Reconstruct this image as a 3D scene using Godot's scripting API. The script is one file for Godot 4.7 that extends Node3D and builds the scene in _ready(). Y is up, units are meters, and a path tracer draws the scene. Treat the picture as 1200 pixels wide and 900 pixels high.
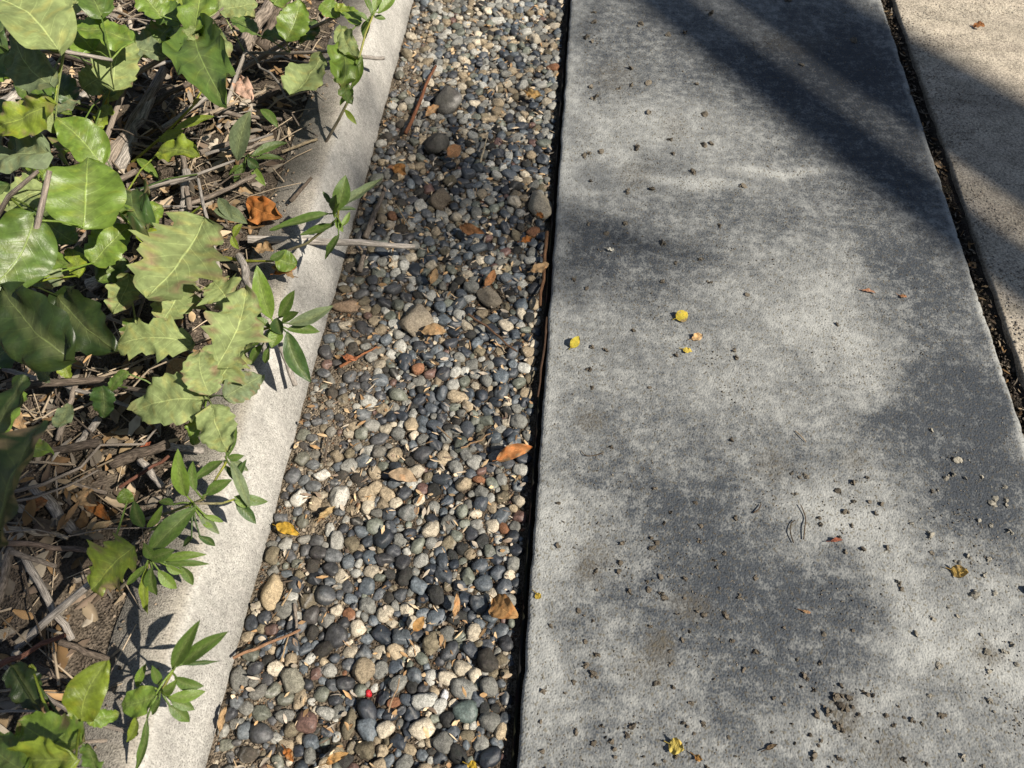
extends Node3D
# A planter edge, a strip of river pebbles, a stained concrete slab and an exposed-aggregate path, seen from above.
# World: y up, the path runs along -z, y = 0 is the slab's top. Metres.

const SLAB_LEFT := -0.008
const SLAB_RIGHT := 0.872
const AGGREGATE_LEFT := 0.906
const CURB_FOOT := -0.458
const CURB_EDGE := -0.508
const CURB_BACK := -0.615
const BED_Y := -0.034
const NEAR_Z := 1.2
const FAR_Z := -4.2

var rng := RandomNumberGenerator.new()
var names := {}
var mats := {}
var to_sun := Vector3(0.646, 0.707, 0.288)
var landmarks := []       # [phrase, position] of the odd things on the pebbles
var slab_marks := []      # the same on the slab
var n3 := FastNoiseLite.new()

# ---------------------------------------------------------------- helpers

class Shape:
	var v := PackedVector3Array()
	var n := PackedVector3Array()
	var c := PackedColorArray()
	var uv := PackedVector2Array()
	var ix := PackedInt32Array()
	func add(p: Vector3, col := Color.WHITE, t := Vector2.ZERO) -> int:
		v.append(p); c.append(col); uv.append(t); n.append(Vector3.ZERO)
		return v.size() - 1
	func tri(a: int, b: int, d: int) -> void:
		ix.append(a); ix.append(b); ix.append(d)
		var k := (v[d] - v[a]).cross(v[b] - v[a])
		n[a] += k; n[b] += k; n[d] += k
	func quad(a: int, b: int, d: int, e: int) -> void:
		tri(a, b, d); tri(a, d, e)
	func flat_quad(a: Vector3, b: Vector3, d: Vector3, e: Vector3, col := Color.WHITE) -> void:
		quad(add(a, col, Vector2(0, 0)), add(b, col, Vector2(1, 0)), add(d, col, Vector2(1, 1)), add(e, col, Vector2(0, 1)))
	func grid(rows: int, cols: int, first: int, closed := false, flip := false) -> void:
		for i in rows - 1:
			for j in (cols if closed else cols - 1):
				var k := (j + 1) % cols
				if flip:
					quad(first + (i + 1) * cols + j, first + (i + 1) * cols + k, first + i * cols + k, first + i * cols + j)
				else:
					quad(first + i * cols + j, first + i * cols + k, first + (i + 1) * cols + k, first + (i + 1) * cols + j)
	func finish(mesh: ArrayMesh = null) -> ArrayMesh:
		if mesh == null:
			mesh = ArrayMesh.new()
		for i in n.size():
			n[i] = n[i].normalized() if n[i].length_squared() > 0.0 else Vector3.UP
		var a := []
		a.resize(Mesh.ARRAY_MAX)
		a[Mesh.ARRAY_VERTEX] = v; a[Mesh.ARRAY_NORMAL] = n; a[Mesh.ARRAY_COLOR] = c; a[Mesh.ARRAY_TEX_UV] = uv; a[Mesh.ARRAY_INDEX] = ix
		mesh.add_surface_from_arrays(Mesh.PRIMITIVE_TRIANGLES, a)
		return mesh


func numbered(called: String) -> String:
	if not names.has(called):
		names[called] = 0
		return called
	names[called] += 1
	return "%s_%03d" % [called, names[called]]


func obj(called: String, mesh: Mesh, m: Material, parent: Node = self) -> MeshInstance3D:
	var o := MeshInstance3D.new()
	o.mesh = mesh
	o.material_override = m
	if parent == self:
		o.name = numbered(called)
		add_child(o)
	else:
		var k := 0
		var s := called
		while parent.has_node(NodePath(s)):
			k += 1
			s = "%s_%03d" % [called, k]
		o.name = s
		parent.add_child(o)
	return o


func tag(o: Node, label: String, category: String, group := "") -> Node:
	o.set_meta("label", label)
	o.set_meta("category", category)
	if group:
		o.set_meta("group", group)
	return o


func thing(called: String, label: String, category: String, at: Vector3, group := "") -> Node3D:
	var o := Node3D.new()
	o.name = numbered(called)
	add_child(o)
	o.position = at
	tag(o, label, category, group)
	return o


func structure(called: String, mesh: Mesh, m: Material) -> MeshInstance3D:
	var o := obj(called, mesh, m)
	o.set_meta("kind", "structure")
	return o


func stuff(called: String, mesh: Mesh, m: Material, label: String, category: String, parent: Node = self) -> MeshInstance3D:
	var o := obj(called, mesh, m, parent)
	o.set_meta("kind", "stuff")
	if parent == self:
		tag(o, label, category)
	return o


func noise(freq: float, octaves: int, seed_: int, kind := FastNoiseLite.TYPE_SIMPLEX_SMOOTH) -> FastNoiseLite:
	var f := FastNoiseLite.new()
	f.noise_type = kind
	f.frequency = freq
	f.seed = seed_
	f.fractal_type = FastNoiseLite.FRACTAL_FBM if octaves > 1 else FastNoiseLite.FRACTAL_NONE
	f.fractal_octaves = octaves
	return f


func noise_bytes(w: int, h: int, freq: float, octaves: int, seed_: int, seamless := false, kind := FastNoiseLite.TYPE_SIMPLEX_SMOOTH) -> PackedByteArray:
	var f := noise(freq, octaves, seed_, kind)
	var im := f.get_seamless_image(w, h, false, false, 0.2) if seamless else f.get_image(w, h, false, false, false)
	im.convert(Image.FORMAT_L8)
	return im.get_data()


func grey_texture(bytes: PackedByteArray, w: int, h: int) -> ImageTexture:
	return ImageTexture.create_from_image(Image.create_from_data(w, h, false, Image.FORMAT_L8, bytes))


func srgb8(x: float) -> int:
	x = clampf(x, 0.0, 1.0)
	return int(255.0 * (12.92 * x if x < 0.0031308 else 1.055 * pow(x, 1.0 / 2.4) - 0.055) + 0.5)


func material(roughness: float, texture: Texture2D = null, relief: Texture2D = null, cm := 0.05, tri := 0.0) -> StandardMaterial3D:
	var m := StandardMaterial3D.new()
	m.vertex_color_use_as_albedo = true
	m.roughness = roughness
	m.albedo_texture = texture
	if relief:
		m.heightmap_enabled = true
		m.heightmap_texture = relief
		m.heightmap_scale = cm
	if tri > 0.0:
		m.uv1_triplanar = true
		m.uv1_scale = Vector3.ONE * tri
	return m


# a bent, tapering, slightly knobbly rod
func rod(s: Shape, pts: PackedVector3Array, r0: float, r1: float, a: Color, b: Color, sides := 7, knots := 0.12) -> void:
	var first := s.v.size()
	var m := pts.size()
	var side := Vector3.ZERO
	for i in m:
		var t := (pts[mini(i + 1, m - 1)] - pts[maxi(i - 1, 0)]).normalized()
		if i == 0:
			side = t.cross(Vector3(0.31, 0.9, 0.2)).normalized()
		side = (side - t * side.dot(t)).normalized()
		var up := side.cross(t)
		var f := float(i) / (m - 1)
		var r := lerpf(r0, r1, f) * (1.0 + rng.randf_range(-knots, knots))
		for k in sides:
			var w := TAU * k / sides
			var q := r * (1.0 + rng.randf_range(-knots, knots) * 0.7)
			s.add(pts[i] + (side * cos(w) + up * sin(w)) * q, a.lerp(b, f) * rng.randf_range(0.82, 1.12), Vector2(float(k) / sides, f))
	s.grid(m, sides, first, true)
	var c0 := s.add(pts[0], a * 1.2)
	var c1 := s.add(pts[m - 1], b * 1.2)
	for k in sides:
		s.tri(c0, first + (k + 1) % sides, first + k)
		s.tri(c1, first + (m - 1) * sides + k, first + (m - 1) * sides + (k + 1) % sides)


func wander(a: Vector3, b: Vector3, m: int, amount: float, lift := 0.0) -> PackedVector3Array:
	var out := PackedVector3Array()
	var l := a.distance_to(b) * amount
	for i in m:
		var f := float(i) / (m - 1)
		var e := sin(PI * f)
		out.append(a.lerp(b, f) + Vector3(rng.randf_range(-l, l), rng.randf_range(-l, l) * 0.6 + lift, rng.randf_range(-l, l)) * (0.35 + 0.65 * e) * (0.0 if i == 0 or i == m - 1 else 1.0))
	return out


# ---------------------------------------------------------------- materials

func make_materials() -> void:
	n3 = noise(1.0, 2, 77)
	var w := 512
	# stone: speckle for the albedo, fine pits for the relief
	var fine := noise_bytes(w, w, 0.11, 3, 5, true)
	var mid := noise_bytes(w, w, 0.03, 3, 6, true)
	var smooth_bytes := PackedByteArray()
	var grain_bytes := PackedByteArray()
	for i in w * w:
		var a := fine[i] / 255.0
		var b := mid[i] / 255.0
		smooth_bytes.append(int(255.0 * clampf(0.58 + 0.34 * a + 0.5 * (b - 0.5) + (0.16 if a > 0.7 else 0.0), 0.0, 1.0)))
		grain_bytes.append(int(255.0 * clampf(0.5 + 0.55 * a + 0.4 * (b - 0.5) - (0.2 if a < 0.3 else 0.0), 0.2, 1.0)))
	var relief := grey_texture(fine, w, w)
	mats.smooth_stone = material(0.52, grey_texture(smooth_bytes, w, w), relief, 0.035, 14.0)
	mats.smooth_stone.metallic_specular = 0.45
	mats.grainy_stone = material(0.85, grey_texture(grain_bytes, w, w), relief, 0.09, 11.0)
	mats.grainy_stone.metallic_specular = 0.3
	mats.clod = material(0.95, grey_texture(grain_bytes, w, w), relief, 0.12, 16.0)
	mats.clod.metallic_specular = 0.15
	mats.soil = material(0.97, grey_texture(grain_bytes, w, w), relief, 0.5, 3.4)
	mats.soil.metallic_specular = 0.12
	mats.soil.uv1_world_triplanar = true
	var cast := PackedByteArray()
	for i in w * w:
		cast.append(int(255.0 * clampf(0.82 + 0.4 * (fine[i] / 255.0 - 0.5) + 0.22 * (mid[i] / 255.0 - 0.5) - (0.4 if fine[i] < 58 else 0.0), 0.2, 1.0)))
	mats.curb = material(0.92, grey_texture(cast, w, w), relief, 0.13, 5.0)
	mats.curb.uv1_world_triplanar = true
	mats.curb.metallic_specular = 0.25
	mats.gap_shade = material(0.97)  # matte black that paints the shade in the gap along the slab
	mats.gap_shade.metallic_specular = 0.1
	mats.bead = material(0.35)
	# bark: streaks along v
	var bark := noise(0.05, 3, 9)
	var im := Image.create(128, 256, false, Image.FORMAT_L8)
	for y in 256:
		for x in 128:
			var q := 0.72 + 0.4 * bark.get_noise_2d(x * 3.0, y * 0.5) + 0.2 * bark.get_noise_2d(x * 9.0 + 700.0, y * 4.0)
			im.set_pixel(x, y, Color(q, q, q))
	mats.bark = material(0.88, ImageTexture.create_from_image(im), ImageTexture.create_from_image(im), 0.06)
	mats.bark.metallic_specular = 0.25
	# leaves: midrib and side veins over faint blotches
	var blot := noise(0.02, 3, 21)
	var cell := noise(0.06, 1, 22, FastNoiseLite.TYPE_CELLULAR)
	var leaf := Image.create(256, 512, false, Image.FORMAT_L8)
	var bump := Image.create(256, 512, false, Image.FORMAT_L8)
	for y in 512:
		for x in 256:
			var u: float = absf(x / 255.0 - 0.5) * 2.0
			var t := y / 511.0
			var side := fposmod((t - u * 0.24) * 7.5 + (0.2 if x > 127 else 0.0), 1.0)
			var vein: float = maxf(1.0 - u / 0.035, 0.0)
			vein = maxf(vein, (1.0 - minf(absf(side - 0.5) / 0.05, 1.0)) * 0.6 * (1.0 - u * 0.8))
			var net := clampf(1.0 - absf(cell.get_noise_2d(x * 1.3, y * 1.3) + 0.1) * 6.0, 0.0, 1.0)
			var q := 0.72 + 0.1 * blot.get_noise_2d(x, y) + 0.09 * net + vein * 0.3
			leaf.set_pixel(x, y, Color(q, q, q))
			var h := 0.5 + 0.22 * sin(side * PI) * (1.0 - u) - vein * 0.35 + 0.1 * blot.get_noise_2d(x * 3.0, y * 3.0)
			bump.set_pixel(x, y, Color(h, h, h))
	var lt := ImageTexture.create_from_image(leaf)
	var bt := ImageTexture.create_from_image(bump)
	mats.glossy_leaf = material(0.42, lt, bt, 0.12)
	mats.glossy_leaf.metallic_specular = 0.5
	mats.glossy_leaf.backlight_enabled = true
	mats.glossy_leaf.backlight = Color(0.62, 0.7, 0.2).linear_to_srgb()
	mats.dusty_leaf = material(0.62, lt, bt, 0.15)
	mats.dusty_leaf.metallic_specular = 0.3
	mats.dusty_leaf.backlight_enabled = true
	mats.dusty_leaf.backlight = Color(0.5, 0.55, 0.22).linear_to_srgb()
	mats.dry_leaf = material(0.75, lt, bt, 0.12)
	mats.dry_leaf.metallic_specular = 0.25
	mats.dry_leaf.backlight_enabled = true
	mats.dry_leaf.backlight = Color(0.3, 0.24, 0.14).linear_to_srgb()
	mats.litter = material(0.9)
	mats.litter.metallic_specular = 0.2


func slab_noise(nw: int, nh: int, w: int, h: int, freq: float, octaves: int, seed_: int) -> PackedByteArray:
	var im := noise(freq, octaves, seed_).get_image(nw, nh, false, false, false)
	im.convert(Image.FORMAT_L8)
	im.resize(w, h, Image.INTERPOLATE_CUBIC)
	return im.get_data()


# the slab's colour: stains of cloudy dark seal worn off in pale patches, darker far patches, brushed grain, dirt smears
func make_slab_material() -> void:
	var w := 1024
	var h := 2048
	var tall := 2790        # rows at the same millimetres per pixel as the columns
	var z0 := 0.0
	var z1 := -2.4
	# broad patches, worked out coarsely and then enlarged: [x, z, half width, half length, amount] > 0 is darker
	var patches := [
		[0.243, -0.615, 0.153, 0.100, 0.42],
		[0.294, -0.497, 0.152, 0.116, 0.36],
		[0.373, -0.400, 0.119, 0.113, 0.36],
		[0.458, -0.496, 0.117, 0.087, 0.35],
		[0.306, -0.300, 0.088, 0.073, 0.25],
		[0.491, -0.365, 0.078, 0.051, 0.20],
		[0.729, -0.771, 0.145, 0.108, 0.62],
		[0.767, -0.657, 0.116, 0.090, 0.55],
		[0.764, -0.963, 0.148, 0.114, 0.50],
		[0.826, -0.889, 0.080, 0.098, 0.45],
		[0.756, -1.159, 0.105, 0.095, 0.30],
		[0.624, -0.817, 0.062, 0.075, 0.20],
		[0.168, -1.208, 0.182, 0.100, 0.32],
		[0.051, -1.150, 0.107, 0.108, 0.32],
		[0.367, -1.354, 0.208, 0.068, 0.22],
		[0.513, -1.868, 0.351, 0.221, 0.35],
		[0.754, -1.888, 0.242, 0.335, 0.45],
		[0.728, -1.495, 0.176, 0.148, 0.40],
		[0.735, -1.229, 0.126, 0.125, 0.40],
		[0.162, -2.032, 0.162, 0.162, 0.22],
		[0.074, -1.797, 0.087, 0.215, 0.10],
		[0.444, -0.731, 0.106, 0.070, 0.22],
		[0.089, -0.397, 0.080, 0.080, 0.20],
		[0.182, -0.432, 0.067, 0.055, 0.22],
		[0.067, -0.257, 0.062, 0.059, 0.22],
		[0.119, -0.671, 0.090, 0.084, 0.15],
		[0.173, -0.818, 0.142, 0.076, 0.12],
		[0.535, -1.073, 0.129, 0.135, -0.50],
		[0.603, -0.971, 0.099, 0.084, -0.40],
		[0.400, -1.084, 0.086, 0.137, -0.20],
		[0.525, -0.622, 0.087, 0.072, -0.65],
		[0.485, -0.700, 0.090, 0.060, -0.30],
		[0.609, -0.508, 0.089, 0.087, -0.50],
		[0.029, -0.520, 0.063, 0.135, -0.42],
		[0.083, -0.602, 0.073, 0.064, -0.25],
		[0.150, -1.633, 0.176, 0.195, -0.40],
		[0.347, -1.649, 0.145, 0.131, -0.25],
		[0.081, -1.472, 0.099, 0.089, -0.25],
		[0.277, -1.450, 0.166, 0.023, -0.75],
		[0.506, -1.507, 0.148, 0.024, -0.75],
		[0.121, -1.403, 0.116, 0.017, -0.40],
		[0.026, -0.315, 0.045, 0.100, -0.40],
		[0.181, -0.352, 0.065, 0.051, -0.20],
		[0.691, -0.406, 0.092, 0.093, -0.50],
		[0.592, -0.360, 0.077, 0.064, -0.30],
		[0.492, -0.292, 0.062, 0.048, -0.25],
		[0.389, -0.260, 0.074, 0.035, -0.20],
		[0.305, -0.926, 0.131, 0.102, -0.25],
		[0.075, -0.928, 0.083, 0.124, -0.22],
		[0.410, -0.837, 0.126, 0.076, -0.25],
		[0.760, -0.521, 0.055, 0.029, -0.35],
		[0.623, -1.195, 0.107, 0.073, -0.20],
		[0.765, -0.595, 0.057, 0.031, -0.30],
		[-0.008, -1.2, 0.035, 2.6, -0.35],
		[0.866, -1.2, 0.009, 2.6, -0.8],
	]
	var cw := 128
	var ch := 352
	var broad := Image.create(cw, ch, false, Image.FORMAT_RF)
	var warp := noise(3.0, 3, 31)
	for j in ch:
		var z := lerpf(z0, z1, (j + 0.5) / ch)
		for i in cw:
			var x := lerpf(SLAB_LEFT, SLAB_RIGHT, (i + 0.5) / cw)
			var wx := x + 0.05 * warp.get_noise_2d(x * 1.6, z * 1.6)
			var wz := z + 0.09 * warp.get_noise_2d(x * 1.6 + 40.0, z * 1.6)
			var q := 0.0
			for p in patches:
				var loose := minf(1.0, minf(p[2], p[3]) / 0.06)     # narrow marks keep their line
				var dx: float = (lerpf(x, wx, loose) - p[0]) / p[2]
				var dz: float = (lerpf(z, wz, loose) - p[1]) / p[3]
				var d := dx * dx + dz * dz
				if d < 4.0:
					q += p[4] * exp(-d * 1.3)
			broad.set_pixel(i, j, Color(q, 0, 0))
	broad.resize(w, h, Image.INTERPOLATE_CUBIC)
	var smears := [
		[0.201, -0.384, 0.021, 0.024, 0.80],
		[0.472, -0.304, 0.025, 0.034, 0.70],
		[0.079, -0.786, 0.028, 0.026, 0.50],
		[0.705, -0.411, 0.024, 0.019, 0.60],
		[0.406, -0.719, 0.033, 0.032, 0.35],
		[0.250, -0.451, 0.035, 0.025, 0.50],
		[0.550, -0.740, 0.021, 0.021, 0.40],
		[0.099, -0.526, 0.031, 0.027, 0.35],
		[0.181, -0.352, 0.039, 0.031, 0.30],
		[0.170, -1.465, 0.043, 0.054, 0.30],
		[0.264, -1.642, 0.037, 0.046, 0.30],
		[0.117, -1.837, 0.057, 0.074, 0.30],
		[0.086, -0.495, 0.022, 0.021, 0.50],
		[0.523, -0.259, 0.037, 0.023, 0.35],
		[0.596, -2.027, 0.091, 0.057, 0.40],
	]
	var dirt := Image.create(256, 512, false, Image.FORMAT_RF)
	for j in 512:
		var z := lerpf(z0, z1, (j + 0.5) / 512.0)
		for i in 256:
			var x := lerpf(SLAB_LEFT, SLAB_RIGHT, (i + 0.5) / 256.0)
			var q := 0.0
			for p in smears:
				var dx: float = (x - p[0]) / p[2] + 0.5 * warp.get_noise_2d(x * 14.0, z * 14.0)
				var dz: float = (z - p[1]) / p[3] + 0.5 * warp.get_noise_2d(x * 14.0 + 60.0, z * 14.0)
				var d := dx * dx + dz * dz
				if d < 3.0:
					q += p[4] * exp(-d * d)
			dirt.set_pixel(i, j, Color(q, 0, 0))
	dirt.resize(w, h, Image.INTERPOLATE_BILINEAR)
	var dd := dirt.get_data().to_float32_array()
	var bd := broad.get_data().to_float32_array()
	var cloud := slab_noise(w, tall, w, h, 0.007, 4, 41)
	var mottle := slab_noise(w, tall, w, h, 0.03, 5, 42)
	var streak := slab_noise(w, tall / 3, w, h, 0.05, 3, 43)     # drawn out along the path, as a trowel leaves it
	var sweep := slab_noise(w / 5, tall, w, h, 0.05, 3, 46)
	var sp := slab_noise(w, tall, w, h, 0.21, 3, 44)
	var pits := slab_noise(w, tall, w, h, 0.1, 2, 45)
	var fleck := slab_noise(w, tall, w, h, 0.11, 3, 47)
	var out := PackedByteArray()
	out.resize(w * h * 3)
	var relief := PackedByteArray()
	relief.resize(w * h)
	var rough := PackedByteArray()
	rough.resize(w * h)
	var lut := PackedByteArray()
	for i in 1025:
		lut.append(srgb8(i / 1024.0))
	for k in w * h:
		var a := cloud[k] / 255.0 - 0.5
		var b := mottle[k] / 255.0 - 0.5
		var c := streak[k] / 255.0 - 0.5
		var s := clampf((sp[k] / 255.0 - 0.5) * 1.7, -0.5, 0.5)
		var e := sweep[k] / 255.0 - 0.5
		var f := fleck[k] / 255.0 - 0.5
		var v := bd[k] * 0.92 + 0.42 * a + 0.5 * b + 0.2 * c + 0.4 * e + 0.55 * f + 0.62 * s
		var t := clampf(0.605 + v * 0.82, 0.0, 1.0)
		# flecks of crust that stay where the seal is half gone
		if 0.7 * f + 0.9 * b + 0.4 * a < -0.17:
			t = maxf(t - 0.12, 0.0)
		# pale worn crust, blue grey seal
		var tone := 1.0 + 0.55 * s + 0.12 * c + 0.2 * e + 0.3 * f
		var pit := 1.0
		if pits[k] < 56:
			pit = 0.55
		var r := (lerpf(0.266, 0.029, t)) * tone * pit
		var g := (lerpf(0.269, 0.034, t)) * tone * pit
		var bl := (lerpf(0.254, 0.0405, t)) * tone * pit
		if dd[k] > 0.02:
			var q := clampf(dd[k] * (1.0 + 1.6 * f + 1.2 * s), 0.0, 0.85)
			r = lerpf(r, 0.062, q)
			g = lerpf(g, 0.057, q)
			bl = lerpf(bl, 0.048, q)
		out[k * 3] = lut[clampi(int(r * 1024.0), 0, 1024)]
		out[k * 3 + 1] = lut[clampi(int(g * 1024.0), 0, 1024)]
		out[k * 3 + 2] = lut[clampi(int(bl * 1024.0), 0, 1024)]
		var stuck := 0.0
		if pits[k] > 180 - int(40.0 * clampf(dd[k], 0.0, 1.0)) and b + 0.6 * a > -0.12:
			stuck = 55.0
			r = r * 0.45 + 0.035
			g = g * 0.43 + 0.030
			bl = bl * 0.38 + 0.022
			out[k * 3] = lut[clampi(int(r * 1024.0), 0, 1024)]
			out[k * 3 + 1] = lut[clampi(int(g * 1024.0), 0, 1024)]
			out[k * 3 + 2] = lut[clampi(int(bl * 1024.0), 0, 1024)]
		relief[k] = clampi(int(stuck + 118.0 + 60.0 * b + 25.0 * c + 40.0 * e + 130.0 * s + 90.0 * f - (60.0 if pit < 1.0 else 0.0)), 0, 255)
		rough[k] = clampi(int(255.0 * lerpf(0.92, 0.74, t)), 0, 255)
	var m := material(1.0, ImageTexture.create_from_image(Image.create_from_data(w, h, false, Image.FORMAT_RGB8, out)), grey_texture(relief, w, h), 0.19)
	m.roughness_texture = grey_texture(rough, w, h)
	m.metallic_specular = 0.35
	m.texture_repeat = false
	mats.slab = m
	mats.slab_side = material(0.95)
	# exposed aggregate: sandy mortar with small grains
	var n := 512
	var cells := noise_bytes(n, n, 0.075, 1, 51, true, FastNoiseLite.TYPE_CELLULAR)
	var tone2 := noise_bytes(n, n, 0.12, 2, 52, true)
	var wide := noise_bytes(n, n, 0.012, 3, 53, true)
	var ag := PackedByteArray()
	for k in n * n:
		var q := 0.84 + 0.5 * (tone2[k] / 255.0 - 0.5) + 0.2 * (wide[k] / 255.0 - 0.5) - 0.25 * (cells[k] / 255.0 - 0.4)
		ag.append(clampi(int(255.0 * q), 20, 255))
	mats.aggregate = material(0.9, grey_texture(ag, n, n), grey_texture(ag, n, n), 0.2, 3.0)
	mats.aggregate.uv1_world_triplanar = true
	mats.aggregate.metallic_specular = 0.3


# ---------------------------------------------------------------- the setting

func profile_strip(points: Array, colors: Array, step: float, wobble: float, seed_: int) -> ArrayMesh:
	# a cross-section (x, y) carried along z, with a little unevenness
	var s := Shape.new()
	var f := noise(9.0, 3, seed_)
	var rows := int((NEAR_Z - FAR_Z) / step) + 1
	var m := points.size()
	for i in rows:
		var z := NEAR_Z - i * step
		for j in m:
			var p: Vector2 = points[j]
			var q := wobble * f.get_noise_3d(p.x * 2.0, p.y * 2.0, z)
			var r := wobble * f.get_noise_3d(p.x * 2.0 + 9.0, p.y * 2.0, z)
			var c: Color = colors[j]
			s.add(Vector3(p.x + q, p.y + r, z), c * (1.0 + 0.3 * f.get_noise_3d(p.x * 1.2, 5.0 + p.y, z * 0.6) + 0.2 * f.get_noise_3d(p.x * 5.0, p.y * 5.0, z * 3.0)), Vector2(float(j) / (m - 1), z))
	s.grid(rows, m, 0, false, true)
	return s.finish()


func soil_height(x: float, z: float) -> float:
	var edge := smoothstep(CURB_BACK - 0.16, CURB_BACK + 0.03, x)
	return lerpf(0.105 + 0.03 * n3.get_noise_2d(x * 3.0, z * 3.0) + 0.014 * n3.get_noise_2d(x * 14.0, z * 14.0), 0.088, edge) + 0.006 * n3.get_noise_2d(x * 40.0, z * 40.0)


func bed_height(x: float, z: float) -> float:
	var f := n3.get_noise_2d(x * 4.0 + 30.0, z * 4.0)
	var dirt := smoothstep(-0.26, -0.42, x)
	return BED_Y + 0.005 * f + 0.004 * n3.get_noise_2d(x * 25.0, z * 25.0) + 0.006 * dirt


func dirtiness(x: float, z: float) -> float:
	# where soil has washed in between the pebbles: along the curb, most of all half way up the strip
	var d := smoothstep(-0.19, -0.44, x) * (0.28 + 0.45 * exp(-pow((z + 0.72) / 0.34, 2.0)))
	d += 0.35 * exp(-(pow((x + 0.40) / 0.06, 2.0) + pow((z + 0.17) / 0.08, 2.0)))
	d += 0.45 * exp(-(pow((x + 0.42) / 0.06, 2.0) + pow((z + 1.75) / 0.35, 2.0)))
	return d + 0.5 * n3.get_noise_2d(x * 9.0, z * 9.0)


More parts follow.
